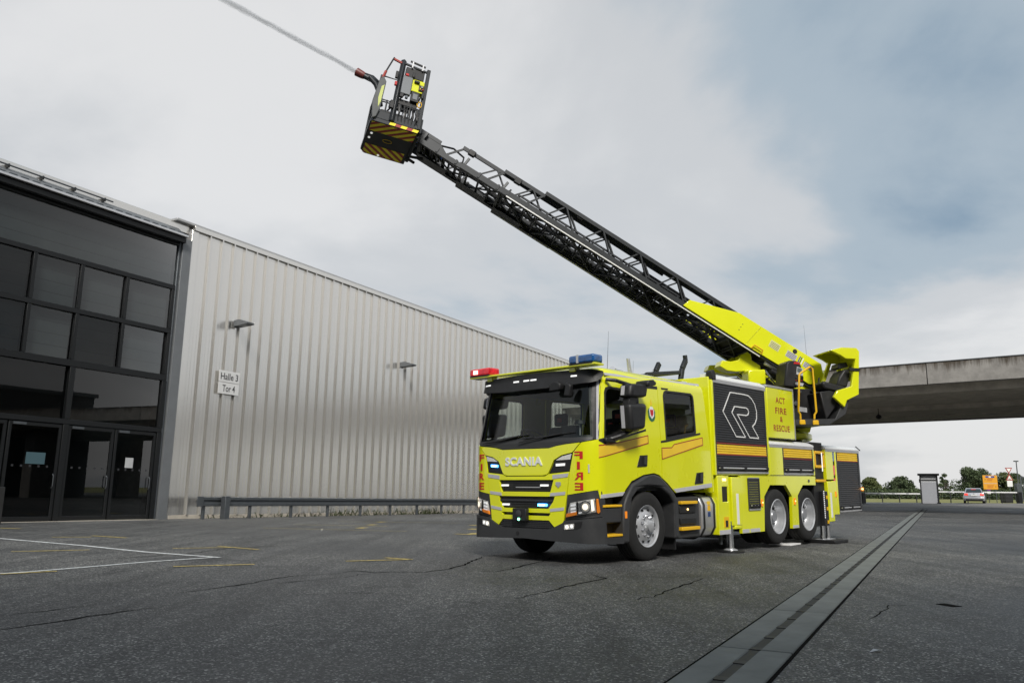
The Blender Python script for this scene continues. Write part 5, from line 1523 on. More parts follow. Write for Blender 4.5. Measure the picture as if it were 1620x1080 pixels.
def ladder_section(s0_, s1_, w, k0, kt, tops, tope, name='ladder_section', ch=.07, chord=.16, rung0=None, rung1=None, alu=False, ph=0.0):
    m_ = MB()
    for sx_ in (-1, 1):
        x_ = sx_ * w
        m_.box(x_ - ch / 2, x_ + ch / 2, s0_, s1_, k0, k0 + chord)
        m_.box(x_ - ch * .42, x_ + ch * .42, tops, tope, kt - .085, kt)
        if alu:
            m_.box(x_ - sx_ * .06 - .02, x_ - sx_ * .06 + .02, s0_ + 1, s1_ - .4, k0 + .19, k0 + .225)
    sec = lbd(m_, name, 'gunmetal')
    def brace(p, q, a_, b_):
        lbd(MB().beam(p, q, a_, b_), 'truss_brace', 'gunmetal', sec)
    cl = MB()
    for sx_ in (-1, 1):
        x_ = sx_ * w
        s = tope - .55 - ph
        while s > tops + .3:
            zt, zb = kt - .05, k0 + chord - .01
            for dx in (-.018, .018):
                brace((x_ + dx, s, zt), (x_ + dx, s - .42, zb), .022, .03)
            brace((x_, s, zt), (x_, s + .30, zb), .025, .032)
            s -= .97
        brace((x_, tope - .05, kt - .04), (x_, tope + (s1_ - tope) * .25, k0 + chord), .03, .04)
        q = s0_ + .3
        while q < s1_ - .1:
            cl.box(x_ - .045, x_ + .045, q, q + .05, k0 + .02, k0 + chord + .015)
            if alu:
                cl.box(x_ - sx_ * .06 - .015, x_ - sx_ * .06 + .015, q, q + .04, k0 + chord - .01, k0 + .22)
            q += .49
    tag(lbd(cl, 'chord_clamps', 'gunmetal', sec), kind='stuff')
    rmsh = MB().tube((-w + .03, 0, 0), (w - .03, 0, 0), .02, n=8).mesh('rung')
    rmsh.materials.append(M['gunmetal'])
    q = s0_ + .15
    while q < s1_:
        o = bpy.data.objects.new('rung', rmsh)
        link(o, sec); o.location = (0, q, k0 + .045)
        q += .30
    # cross bracing under the rungs
    cb_ = MB()
    q = s0_ + .2
    i = 0
    while q + .9 < s1_:
        sx_ = 1 if i % 2 else -1
        cb_.beam((-w * sx_, q, k0 + .02), (w * sx_, q + .9, k0 + .02), .035, .03)
        q += .9; i += 1
    cb_.beam((-w, s1_ - .03, k0 + .06), (w, s1_ - .03, k0 + .06), .06, .10)
    lbd(cb_, 'cross_brace', 'gunmetal', sec)
    if alu:
        for sx_ in (-1, 1):
            xe = sx_ * w - ch / 2
            lbd(MB().box(xe - .012, xe - .001, s0_ + 1.5, s1_ - .2, k0 - .022, k0 + .002), 'edge_strip', 'ladder_alu', sec)
    return sec


base = ladder_section(-1.05, 7.32, .65, .0, .605, .9, 6.42, ch=.075, chord=.13, alu=True)
ladder_section(.2, 8.33, .545, .03, .575, 1.6, 7.45, ch=.06, chord=.13, ph=.2)
ladder_section(.8, 9.42, .445, .055, .56, 3.2, 8.52, ch=.055, chord=.11, ph=.35)
tip = ladder_section(1.4, 10.0, .36, .08, .40, 9.0, 9.6, ch=.05, chord=.10)
# solid guide plates at the section heads
for s_, w_, k_ in ((7.3, .65, .0), (8.31, .545, .03), (9.4, .445, .055)):
    lbd(MB().box(w_ - .35, w_ + .03, s_ - .75, s_ + .02, k_ - .012, k_ - .002).box(w_ - .12, w_ + .032, s_ - 1.6, s_ - .75, k_ - .012, k_ - .002), 'guide_plate', 'gunmetal', base)
    lbd(MB().beam((-w_, s_ - .02, k_ + .02), (-w_ - .005, s_ - .05, k_ + .30), .05, .05).beam((w_, s_ - .02, k_ + .02), (w_, s_ - .05, k_ + .30), .05, .05), 'head_post', 'gunmetal', base)
for sx_ in (-1, 1):
    lbd(MB().prism([(8.75, .08), (8.75, .20), (9.0, .34), (9.75, .34), (9.95, .08)], lambda a, b, c: (sx_ * c, a, b), .34, .375), 'head_plate', 'gunmetal', tip, bevel=.01)
for i in range(9):
    lbd(MB().box(-.34, .34, 8.45 + i * .16, 8.49 + i * .16, .10, .14), 'head_slat', 'gunmetal', tip)
lbd(MB().box(-.25, .25, 8.9, 9.5, .16, .26), 'valve_block', 'black', tip, bevel=.02)
lbd(MB().path([(.15, 7.2, .2), (.2, 7.9, .28), (.05, 8.5, .2), (.1, 9.1, .3)], .03, 8), 'hose', 'black', tip, smooth=40)
# hoses, cable chain and lamps along the inside
lbd(MB().path([(-.2, 1.5, .16), (-.2, 9.3, .20)], .04, 8), 'supply_pipe', 'black', base, smooth=40)
lbd(MB().box(.08, .20, 1.2, 7.6, .14, .20), 'cable_chain', 'black', base)
lbd(MB().path([(-.1, 8.0, .22), (.05, 8.6, .30), (.12, 9.0, .22), (.05, 9.6, .2)], .045, 8), 'hose', 'navy', base, smooth=40)
lbd(MB().path([(-.35, 9.0, .3), (-.33, 8.7, .42), (-.35, 8.4, .36), (-.38, 8.35, .2)], .022, 6), 'cable_loop', 'black', base, smooth=40)
for s_, x_, k_ in ((8.2, -.5, .42), (7.0, -.6, .40), (9.3, .3, .30), (5.4, -.6, .48)):
    lbd(MB().box(x_ - .05, x_ + .05, s_, s_ + .16, k_, k_ + .13), 'ladder_light', 'black', base, bevel=.015)
lbd(MB().box(-.3, .3, 2.2, 3.6, .20, .42), 'winch_box', 'black', base, bevel=.02)
lbd(MB().box(-.42, .42, -.9, 1.2, .12, .40), 'foot_box', 'chassis', base, bevel=.02)
# lime side covers on the ladder foot
CV = [(2.52, .035), (2.45, .225), (1.33, .60), (-.87, .615), (-1.12, .30), (-1.12, .22), (-.82, .05), (-.13, .05), (.60, .035)]
for sx_ in (-1, 1):
    cv = lbd(MB().prism(CV, lambda a, b, c: (sx_ * c, a, b), .69, .725), 'side_cover', 'lime', bevel=.008)
    lbd(MB().beam((sx_ * .7265, .74, .59), (sx_ * .7265, .86, .08), .003, .006, up=(1, 0, 0)), 'cover_seam', 'black', cv)
    for a0, a1, b0, b1, mm in ((.14, .40, .30, .47, 'pale_grey'), (-.30, -.04, .32, .47, 'pale_grey'), (-.76, -.50, .33, .45, 'pale_grey')):
        d_ = lbd(MB().box(*sorted((sx_ * .7252, sx_ * .728)), a0, a1, b0, b1), 'info_plate', mat('plate_yellow', (.62, .62, .30), .5) if a0 == .14 else 'reflect', cv)
        for i in range(4):
            lbd(MB().box(*sorted((sx_ * .728, sx_ * .7295)), a0 + .02, a1 - .02, b0 + .02 + i * .034, b0 + .028 + i * .034), 'plate_print', 'sign_text', cv)
    for a0, mm in ((-.46, 'white'), (-.42, 'green'), (-.38, 'sign_blue')):
        lbd(MB().box(*sorted((sx_ * .7252, sx_ * .728)), a0, a0 + .025, .34, .50), 'colour_label', mm, cv)
    lbd(MB().lathe([(0, 0), (.055, 0), (.05, .01), (0, .01)], (sx_ * .726, -.20, .53), 'x', 14, sx_), 'round_cap', 'black', cv)
    for z in (.25, .33, .41):
        lbd(MB().lathe([(0, 0), (.012, 0), (0, .006)], (sx_ * .726, 1.18 - z * .1, z), 'x', 8, sx_), 'bolt', 'black', cv)
    lbd(MB().path([(sx_ * .74, .72, .04), (sx_ * .78, .70, .12), (sx_ * .78, .48, .12), (sx_ * .74, .46, .04)], .018, 8), 'grab_handle', 'yellow_bar', cv)
lbd(MB().box(-.69, .69, -1.12, -1.02, .1, .55), 'end_plate', 'lime', base, bevel=.01)

# --- rescue cage: x = towards the ladder, y = away from the camera, z = up (leaning a little)
CAGE = TINV @ (Matrix.Translation((-2.775, 16.514, 8.52)) @ Matrix.Rotation(R(20.6), 4, 'Z') @ Matrix.Rotation(R(-8.5), 4, 'X') @ Matrix.Rotation(R(9.3), 4, 'Y'))


def cg(m_, name, mt, parent=None, bevel=0.0, smooth=None):
    o = m_.build(name, mt, truck, bevel, smooth, CAGE)
    if parent is not None:
        o.parent = parent; o.matrix_basis = Matrix.Identity(4)
    return o


M['wing_grey'] = mat('wing_grey', (.085, .09, .092), .5, noise=.3, nscale=6)
A2, B2 = .515, .65
fl = MB().prism([(-A2, -B2 + .06), (-A2 + .06, -B2), (A2, -B2), (A2, B2), (-A2 + .1, B2), (-A2, B2 - .12)], lambda a, b, c: (a, b, c), .0, .10)
cage = cg(fl, 'rescue_cage', 'gunmetal', bevel=.012)
# chevrons under the floor and on its near edge
def chev(x0, x1, y0, y1, n_, slant, z, nm='chevron'):
    w_ = (x1 - x0) / n_
    for i in range(n_ * 2 + 7):
        a = x0 - abs(slant) + i * w_ / 2
        P = [(a, y0), (a + w_ / 2, y0), (a + w_ / 2 + slant, y1), (a + slant, y1)]
        Q = P                                     # clip to x0..x1
        for lim, sg2 in ((x0, 1), (x1, -1)):
            R_ = []
            for j in range(len(Q)):
                p, q = Q[j - 1], Q[j]
                ip, iq = (p[0] - lim) * sg2 >= 0, (q[0] - lim) * sg2 >= 0
                if ip != iq:
                    t = (lim - p[0]) / (q[0] - p[0])
                    R_.append((lim, p[1] + (q[1] - p[1]) * t))
                if iq:
                    R_.append(q)
            Q = R_
            if not Q: break
        if len(Q) < 3 or max(p[0] for p in Q) - min(p[0] for p in Q) < .012:
            continue
        cg(MB().prism(Q, lambda aa, bb, c: (aa, bb, c), z, z - .004), nm, 'chev_yellow' if i % 2 else 'chev_red', cage)


M['chev_yellow'] = mat('chevron_yellow', (.92, .78, .015), .4)
M['chev_red'] = mat('chevron_red', (.34, .04, .03), .5)
chev(-A2 + .04, A2 - .02, -B2 + .02, -B2 + .36, 4, -.42, -.001)
chev(-A2 + .06, A2 - .08, B2 - .42, B2 - .04, 4, .42, -.001)
for i in range(5):
    x0 = -.12 + i * .125
    cg(MB().prism([(x0, .015), (x0 + .125, .015), (x0 + .155, .085), (x0 + .03, .085)], lambda a, b, c: (a, c, b), -B2 - .001, -B2 - .006), 'chevron', 'chev_yellow' if i % 2 == 0 else 'chev_red', cage)
# ring mark and lamps under the floor
cg(MB().path([(math.cos(t) * .10 - .02, math.sin(t) * .06 - .05, -.004) for t in [2 * math.pi * k / 20 for k in range(20)]], .006, 6, closed=True), 'floor_emblem', 'orange_tape', cage)
for x_, y_ in ((-.40, -.20), (-.42, -.02), (-.10, .56)):
    cg(MB().lathe([(0, 0), (.028, 0), (.026, -.015), (0, -.018)], (x_, y_, -.001), 'z', 12), 'floor_light', 'led_white', cage)
# posts and rails
rails = MB()
Hh = 1.22
for x_, y_ in ((-A2 + .05, -B2 + .05), (A2 - .03, -B2 + .03), (A2 - .03, B2 - .03), (-A2 + .05, B2 - .05)):
    rails.beam((x_, y_, .1), (x_, y_, Hh), .045, .045)
for z in (.62, Hh):
    rails.path([(-A2 + .05, -B2 + .05, z), (A2 - .03, -B2 + .03, z), (A2 - .03, B2 - .03, z), (-A2 + .05, B2 - .05, z)], .022, 8, closed=True)
rails.path([(-.25, -B2 + .03, .1), (-.25, -B2 + .03, .62)], .018); rails.path([(.05, -B2 + .03, .1), (.05, -B2 + .03, .62)], .018)
rails.path([(.28, -B2 + .03, .1), (.28, -B2 + .03, Hh)], .018)
cg(rails, 'cage_rail', 'gunmetal', cage, smooth=40)
# tall front pillar, rear post and top beam
cg(MB().beam((-.08, -B2 + .0, .1), (-.06, -B2 + .02, 1.76), .10, .10), 'cage_pillar', 'gunmetal', cage, bevel=.02)
cg(MB().beam((A2, -B2, .1), (A2, -B2 - .0, 1.70), .06, .08), 'cage_pillar', 'gunmetal', cage, bevel=.012)
cg(MB().beam((-.06, -B2, 1.68), (A2, -B2, 1.62), .04, .05), 'top_beam', 'gunmetal', cage, bevel=.01)
cg(MB().beam((.08, -B2 - .03, 1.76), (.43, -B2 - .03, 1.72), .03, .035), 'lamp_bar', 'black', cage)
for x_ in (.14, .37):
    cg(MB().box(x_ - .015, x_ + .015, -B2 - .05, -B2 - .01, 1.60, 1.76), 'bar_clamp', 'silver', cage)
cg(MB().box(.02, .44, -B2 + .0, -B2 + .12, 1.36, 1.62), 'floodlight_box', 'black', cage, bevel=.015)
# control panels on the near side
cg(MB().box(.10, .47, -B2 - .02, -B2 + .12, 1.02, 1.34), 'control_panel', 'lime', cage, bevel=.012)
cg(MB().box(-.02, .20, -B2 - .06, -B2 + .02, .86, 1.33), 'panel_cover', 'hall_post', cage, bevel=.015)
cg(MB().box(.22, .40, -B2 - .05, -B2 + .05, .74, 1.0), 'junction_box', 'black', cage, bevel=.01)
cg(MB().box(.26, .36, -B2 - .056, -B2 - .05, .80, .94), 'box_label', 'hall_post', cage)
cg(MB().box(.36, .46, -B2 - .04, -B2 + .03, 1.06, 1.22), 'switch_box', 'black', cage, bevel=.01)
for i in range(3):
    cg(MB().lathe([(.018, 0), (.014, -.03), (0, -.03)], (.39 + i * .03, -B2 - .04, 1.10 + (i % 2) * .06), 'y', 8), 'switch', ('yellow_bar', 'white', 'red')[i], cage)
cg(MB().box(-.02, .40, -B2 + .02, -B2 + .14, .62, .76), 'tool_tray', 'black', cage, bevel=.01)
for x_ in (.02, .14, .33, .42):
    cg(MB().path([(x_, -B2 + .05, .62), (x_ + .03, -B2 + .02, .40), (x_ + .01, -B2 + .05, .12)], .022, 6), 'cable', 'black', cage, smooth=40)
cg(MB().path([(math.cos(t) * .05 + .44, -B2 - .02, .72 + math.sin(t) * .07) for t in [2 * math.pi * k / 16 for k in range(16)]], .012, 6, closed=True), 'strap_ring', 'yellow_bar', cage)
cg(MB().box(-.30, .48, B2 - .06, B2 - .02, .12, .58), 'far_panel', 'gunmetal', cage, bevel=.01)
cg(MB().box(-.45, .45, -B2 + .005, -B2 + .03, .10, .30), 'kick_plate', 'gunmetal', cage, bevel=.01)
cg(MB().box(A2 - .02, A2 + .08, -B2 + .02, -B2 + .3, .05, .42), 'side_bracket', 'gunmetal', cage, bevel=.015)
for x_, z_, w_, h_, mm in ((.02, .80, .08, .10, 'black'), (.13, .79, .06, .07, 'galv'), (.06, 1.36, .07, .06, 'red'), (.20, 1.40, .05, .12, 'black'), (.47, .95, .05, .16, 'black'), (-.16, 1.28, .06, .18, 'black'), (-.15, 1.05, .05, .10, 'red'), (-.14, .50, .08, .20, 'black'), (.30, 1.26, .12, .05, 'black')):
    cg(MB().box(x_ - w_ / 2, x_ + w_ / 2, -B2 - .075, -B2 - .02, z_ - h_ / 2, z_ + h_ / 2), 'cage_fitting', mm, cage, bevel=.01)
for p_ in ([(-.3, B2, .6), (-.3, B2, 1.5), (.4, B2, 1.5), (.4, B2, .6)], [(-.1, B2 - .1, 1.2), (.2, 0, 1.45), (.45, -B2 + .1, 1.3)], [(.45, -B2, .3), (.50, -.2, .9), (.48, .3, .5)], [(-.45, -B2 + .1, .62), (-.5, 0, .85), (-.45, B2 - .1, .62)]):
    cg(MB().path(p_, .02, 8), 'cage_tube', 'gunmetal', cage, smooth=40)
cg(MB().box(-.25, .42, B2 - .20, B2 - .08, .65, 1.15), 'rear_cabinet', 'black', cage, bevel=.02)
cg(MB().box(-.10, .36, B2 - .30, B2 - .21, 1.20, 1.38), 'rear_floodlight', 'black', cage, bevel=.02)
for i in range(6):
    t0 = i * .9
    cg(MB().path([(.05 + i * .07, -B2 - .01, .60), (.07 + i * .06, -B2 - .05, .45 + .03 * (i % 3)), (.03 + i * .08, -B2 - .02, .30), (.06 + i * .07, -B2 + .02, .14)], .012, 6), 'wire', 'black', cage, smooth=40)
# front wing with lime field, red hand rail
wing = cg(MB().prism([(-.50, .02), (-.56, .45), (-.50, 1.02), (-.43, 1.15), (-.35, 1.02), (-.37, .30), (-.42, .08)], lambda a, b, c: (a, c, b), -B2 - .06, -B2 - .01), 'front_wing', 'wing_grey', cage, bevel=.015)
cg(MB().prism([(-.42, .32), (-.455, .55), (-.43, .86), (-.375, .92), (-.385, .48)], lambda a, b, c: (a, c, b), -B2 - .062, -B2 - .068), 'wing_field', mat('pale_lime', (.55, .60, .18), .5), cage)
cg(MB().path([(-.44, -B2, 1.12), (-.40, -B2, 1.32)], .03, 8), 'wing_grip', 'red_line', cage, smooth=40)
cg(MB().path([(-.40, -B2, 1.32), (-.30, -B2, 1.68), (-.28, -B2, 1.74)], .018, 8), 'wing_rail', 'black', cage, smooth=40)
cg(MB().beam((-.28, -B2, 1.70), (-.10, -B2, 1.66), .035, .045), 'rail_link', 'red_line', cage)
# water monitor
mon = cg(MB().path([(-.35, -B2 + .2, .55), (-.45, -B2 + .15, .85), (-.55, -B2 + .12, 1.0), (-.70, -B2 + .12, 1.12)], .055, 12), 'water_monitor', 'gunmetal', smooth=40)
MONTIP = Vector((-3.50, 16.30, 10.10))
MDIR = Vector((-6.61 + 3.51, -.12, 11.82 - 10.12)).normalized()
mp0 = CAGE.inverted() @ TINV @ (MONTIP - MDIR * .62); mp1 = CAGE.inverted() @ TINV @ (MONTIP - MDIR * .02)
mpm = CAGE.inverted() @ TINV @ (MONTIP - MDIR * .22)
cg(MB().path([(-.70, -B2 + .12, 1.12), mp0, mpm], [.055, .05, .06], 14), 'monitor_barrel', 'gunmetal', mon, smooth=40)
cg(MB().path([mpm, mpm.lerp(mp1, .3), mp1], [.07, .085, .095], 16), 'nozzle', mat('nozzle_red', (.16, .035, .03), .45), mon, smooth=40)
cg(MB().path([mp0 + Vector((0, 0, .05)), mp0.lerp(mpm, .5) + Vector((0, 0, .12)), mpm + Vector((0, 0, .08))], .014, 6), 'nozzle_lever', 'black', mon, smooth=40)
# yoke between ladder head and cage
WI = CAGE.inverted() @ LDF
def L2C(x, s, k_): return WI @ Vector((x, s, k_))
yk = MB()
for x_ in (-.36, .36):
    yk.beam(L2C(x_, 9.6, .12), (A2 + .02, -.05 + x_ * 1.3, -.02), .06, .09)
    yk.beam(L2C(x_, 9.5, .30), (A2 + .02, -.05 + x_ * 1.3, .40), .05, .06)
    yk.beam((A2 + .02, -.05 + x_ * 1.3, -.04), (A2 + .02, -.05 + x_ * 1.3, .48), .05, .07)
yk.beam((A2 + .02, -.55, .0), (A2 + .02, .45, .0), .06, .08)
cg(yk, 'cage_yoke', 'gunmetal', cage, bevel=.01)
cg(MB().path([L2C(0, 9.2, -.05), L2C(0.1, 9.7, -.22), (A2 + .15, .2, -.16), (A2, .3, -.03)], .035, 8), 'supply_hose', 'black', cage, smooth=40)

# water jet: a ragged volume of spray round a straight axis (local y)
JL = 9.0
jet = MB().path([(0, JL * i / 30, 0) for i in range(31)], [.095 + .010 * JL * i / 30 for i in range(31)], 16)
jm = bpy.data.materials.new('water_spray'); jm.use_nodes = True
nt = jm.node_tree; nt.nodes.clear()
Lk = nt.links.new
o_ = N(nt, 'ShaderNodeOutputMaterial'); pv = N(nt, 'ShaderNodeVolumePrincipled')
pv.inputs['Color'].default_value = (.97, .98, .99, 1); pv.inputs['Anisotropy'].default_value = 0.3
tc_ = N(nt, 'ShaderNodeTexCoord'); sp_ = N(nt, 'ShaderNodeSeparateXYZ'); Lk(tc_.outputs['Object'], sp_.inputs[0])
cx_ = N(nt, 'ShaderNodeCombineXYZ'); Lk(sp_.outputs[0], cx_.inputs[0]); Lk(sp_.outputs[2], cx_.inputs[2])
ln = N(nt, 'ShaderNodeVectorMath', operation='LENGTH'); Lk(cx_.outputs[0], ln.inputs[0])
rad = N(nt, 'ShaderNodeMath', operation='MULTIPLY_ADD'); Lk(sp_.outputs[1], rad.inputs[0]); rad.inputs[1].default_value = .006; rad.inputs[2].default_value = .062
dv = N(nt, 'ShaderNodeMath', operation='DIVIDE'); Lk(ln.outputs['Value'], dv.inputs[0]); Lk(rad.outputs[0], dv.inputs[1])
om = N(nt, 'ShaderNodeMath', operation='SUBTRACT'); om.inputs[0].default_value = 1.0; Lk(dv.outputs[0], om.inputs[1])
mpj = N(nt, 'ShaderNodeMapping'); mpj.inputs['Scale'].default_value = (14, 2.2, 14); Lk(tc_.outputs['Object'], mpj.inputs[0])
nj = N(nt, 'ShaderNodeTexNoise'); nj.inputs['Scale'].default_value = 1.0; nj.inputs['Detail'].default_value = 3; Lk(mpj.outputs[0], nj.inputs['Vector'])
sb = N(nt, 'ShaderNodeMath', operation='MULTIPLY_ADD'); Lk(nj.outputs[0], sb.inputs[0]); sb.inputs[1].default_value = 1.1; sb.inputs[2].default_value = -.55
ad_ = N(nt, 'ShaderNodeMath', operation='ADD'); Lk(om.outputs[0], ad_.inputs[0]); Lk(sb.outputs[0], ad_.inputs[1])
mxm = N(nt, 'ShaderNodeMath', operation='MAXIMUM'); Lk(ad_.outputs[0], mxm.inputs[0]); mxm.inputs[1].default_value = 0
ml_ = N(nt, 'ShaderNodeMath', operation='MULTIPLY'); Lk(mxm.outputs[0], ml_.inputs[0]); ml_.inputs[1].default_value = 34
Lk(ml_.outputs[0], pv.inputs['Density']); Lk(pv.outputs[0], o_.inputs['Volume'])
jx = MDIR.cross(Vector((0, 0, 1))).normalized(); jz = jx.cross(MDIR)
jo = jet.build('water_jet', jm, smooth=60, matrix=frame(jx, MDIR, jz, MONTIP))
tag(jo, 'grey white water jet shooting from the cage nozzle to the upper left', 'water jet', kind='stuff')

# things on the ground under the truck
for (x_, y_), lab in (((1.2, 2.62), 'black round pad under the front outrigger foot beside the fuel tank'), ((1.2, 6.80), 'black square pad under the twin chrome legs behind the rear wheels'), ((-1.2, 2.62), 'black pad under the far side front outrigger'), ((-1.2, 6.80), 'black pad under the far side rear outrigger')):
    P = TRUCK @ Vector((x_, y_, 0))
    if y_ < 4:
        pd = MB().lathe([(0, 0), (.24, 0), (.24, .02), (.21, .035), (0, .035)], axis='z', n=28).build('outrigger_pad', 'black', smooth=30)
    else:
        pd = MB().box(-.34, .34, -.36, .36, 0, .07).build('outrigger_pad', 'black', bevel=.012)
    pd.location = (P.x, P.y, .004); pd.rotation_euler = (0, 0, -YAW)
    tag(pd, lab, 'pad', 'pads under the outrigger feet')
P = TRUCK @ Vector((.95, 5.35, 0))
pk = MB().box(-.22, .22, -.32, .32, 0, .03).build('white_board', 'white', bevel=.006)
pk.location = (P.x, P.y, .004); pk.rotation_euler = (0, 0, -YAW + .1)
tag(pk, 'white board lying on the ground between the rear wheels', 'board')
lf = MB().add([(0, 0, 0), (.07, .01, .012), (.11, .04, .004), (.05, .045, .016)], [(0, 1, 2, 3)]).build('litter', 'pale_grey')
lf.location = (2.40, 5.62, .004)
tag(lf, 'small pale scrap of litter on the foreground asphalt', 'litter')

# ------------------------------------------------------------------ bridge
BO = Vector((18.07, 42.82, 0)); BD = Vector((.788, -.615, 0)).normalized(); BN = Vector((.615, .788, 0)).normalized()
bridge = empty('concrete_bridge', frame(BD, BN, Vector((0, 0, 1)), Vector((BO.x, BO.y, 7.6))))
tag(bridge, 'stained grey concrete road bridge crossing behind the truck at right', 'bridge')
# local z = 0 is the top edge of the near parapet; x along the bridge
xj = [-45, -30.5, -16.6, -2.7, 3.95, 17.8, 31.6, 46]
for i in range(len(xj) - 1):
    MB().box(xj[i] + .02, xj[i + 1] - .02, -.12, .18, -1.10, 0).build('parapet_panel', 'concrete', bridge, bevel=.02)
    MB().box(xj[i] + .02, xj[i + 1] - .02, 18.2, 18.5, -1.15, -.05).build('parapet_panel', 'concrete', bridge, bevel=.02)
MB().box(-45, 46, -.16, .2, .0, .035).build('coping', 'hall_post', bridge)
MB().box(-45, 46, .18, 18.2, -1.02, -.70).build('deck', 'concrete_dark', bridge)
for y0, y1, z0 in ((.6, 7.2, -1.45), (7.9, 12.0, -1.62), (12.6, 15.8, -1.62), (16.2, 17.9, -1.45)):
    MB().prism([(y0, -1.0), (y0 + .25, z0), (y1 - .25, z0), (y1, -1.0)], lambda a, b, c: (c, a, b), -45, 46).build('girder', 'concrete_dark', bridge)
MB().box(-45, 46, 17.95, 18.52, -1.50, -1.155).build('edge_beam', 'concrete', bridge, bevel=.02)
for x_ in (-36, 33):
    for y_ in (4, 14):
        MB().box(x_ - .6, x_ + .6, y_ - 1.5, y_ + 1.5, -7.9, -1.6).build('pier', 'concrete', bridge, bevel=.05)
bl = empty('bridge_lamp', Matrix.Translation((22.6, 49.2, 6.18)))
tag(bl, 'small dark lamp hanging under the bridge', 'lamp')
P_ = Vector((22.6, 49.2, 6.18))
MB().tube((0, 0, 0), (0, 0, -.45), .02, n=8).build('stem', 'black', bl)
MB().lathe([(.03, -.36), (.16, -.46), (.17, -.56), (.10, -.64), (0, -.66)], axis='z', n=16).build('lamp_body', 'black', bl, smooth=40)

# ------------------------------------------------------------------ gate area
GZ = .26
hut = empty('ticket_kiosk', Matrix.Translation((34.3, 66.6, GZ)) @ Matrix.Rotation(R(-27), 4, 'Z') @ Matrix.Scale(.93, 4))
tag(hut, 'pale grey ticket kiosk with flat dark roof between the barriers', 'kiosk')
MB().box(-.62, .62, -.6, .6, 0, 1.85).build('body_panel', 'hut_grey', hut, bevel=.02)
for x_ in (-.66, .66):
    for y_ in (-.62, .62):
        MB().box(x_ - .05, x_ + .05, y_ - .05, y_ + .05, 0, 2.42).build('corner_post', 'black', hut)
MB().box(-.85, .85, -.85, .85, 2.42, 2.58).build('roof', 'frame_dark', hut, bevel=.02)
win = MB().box(-.62, .62, -.58, .58, 1.88, 2.40).build('window', 'pale_grey', hut)
MB().box(-.70, .70, -.66, -.60, 2.02, 2.06).build('window_bar', 'frame_dark', win)
MB().box(-.76, -.66, -.68, -.56, 1.80, 2.10).build('intercom', 'black', hut)
MB().box(.55, .80, -.75, -.4, 0, .12).build('kerb_foot', 'black', hut)
def barrier(cab, end, z0, lab):
    d = Vector((end[0] - cab[0], end[1] - cab[1]))
    b_ = empty('barrier_boom', Matrix.Translation((cab[0], cab[1], GZ)) @ Matrix.Rotation(math.atan2(d.y, d.x), 4, 'Z'))
    tag(b_, lab, 'barrier', 'white barrier booms at the gate')
    MB().box(-.18, .18, -.18, .18, 0, z0 - GZ + .05).build('boom_cabinet', 'frame_dark', b_, bevel=.02)
    MB().box(.1, d.length, -.03, .03, z0 - GZ - .05, z0 - GZ + .05).build('boom', 'white', b_, bevel=.01)
    for i in range(3):
        x_ = d.length * (.25 + .25 * i)
        MB().box(x_, x_ + .3, -.032, .032, z0 - GZ - .052, z0 - GZ + .052).build('boom_marker', 'pale_grey', b_)
barrier((27.2, 63.0), (33.2, 66.0), 1.03, 'white barrier boom left of the kiosk, next to the truck rear')
barrier((45.6, 73.0), (36.6, 71.5), 1.22, 'white barrier boom right of the kiosk behind the silver car')

# wire fence before the field
wf = empty('wire_fence', Matrix.Translation((0, 0, 0)))
tag(wf, 'low wire fence with thin dark posts along the field', 'fence')
for x_ in [26 + 1.55 * i for i in range(24)]:
    MB().box(x_ - .035, x_ + .035, 73.9, 73.97, .2, 1.15).build('post', 'chassis', wf)
for z in (.55, .85, 1.1):
    MB().tube((24, 73.93, z), (64, 73.93, z), .008, n=5).build('wire', 'galv', wf)

# car
car = empty('silver_car', Matrix.Translation((40.4, 71.0, GZ)) @ Matrix.Rotation(R(-29), 4, 'Z') @ Matrix.Scale(.90, 4))
tag(car, 'silver sedan seen from behind, leaving past the kiosk with brake lights on', 'car')
# car frame: x right, y forward (away), rear at y=-2.25
def loft(secs):
    m_ = MB(); n_ = len(secs[0])
    m_.add([p for s_ in secs for p in s_], [(j * n_ + i, j * n_ + (i + 1) % n_, (j + 1) * n_ + (i + 1) % n_, (j + 1) * n_ + i) for j in range(len(secs) - 1) for i in range(n_)] + [tuple(range(n_))[::-1], tuple((len(secs) - 1) * n_ + i for i in range(n_))])
    return m_
def sec(y, w, z0, z1, tw):
    return [(-w * .92, y, z0), (w * .92, y, z0), (w, y, z0 + .18), (w, y, (z0 + z1) / 2), (tw, y, z1 - .03), (tw * .85, y, z1), (-tw * .85, y, z1), (-tw, y, z1 - .03), (-w, y, (z0 + z1) / 2), (-w, y, z0 + .18)]
body = loft([sec(-2.28, .80, .32, .80, .72), sec(-2.20, .87, .26, .98, .78), sec(-1.75, .91, .22, 1.0, .82), sec(-.9, .92, .20, .96, .84), (sec(.9, .92, .20, .93, .84)), sec(1.5, .91, .2, .88, .82), sec(2.15, .86, .25, .78, .75), sec(2.3, .74, .32, .66, .66)]).build('body', 'car_silver', car, smooth=40)
cabn = loft([[(-.74, -1.75, .98), (.74, -1.75, .98), (.74, -1.70, 1.0), (-.74, -1.70, 1.0)], [(-.80, -1.2, .97), (.80, -1.2, .97), (.64, -1.1, 1.36), (-.64, -1.1, 1.36)], [(-.82, -.2, .95), (.82, -.2, .95), (.62, -.2, 1.44), (-.62, -.2, 1.44)], [(-.80, .6, .93), (.80, .6, .93), (.60, .45, 1.38), (-.60, .45, 1.38)], [(-.76, 1.2, .92), (.76, 1.2, .92), (.74, 1.15, .94), (-.74, 1.15, .94)]]).build('cabin', 'car_silver', car, smooth=30)
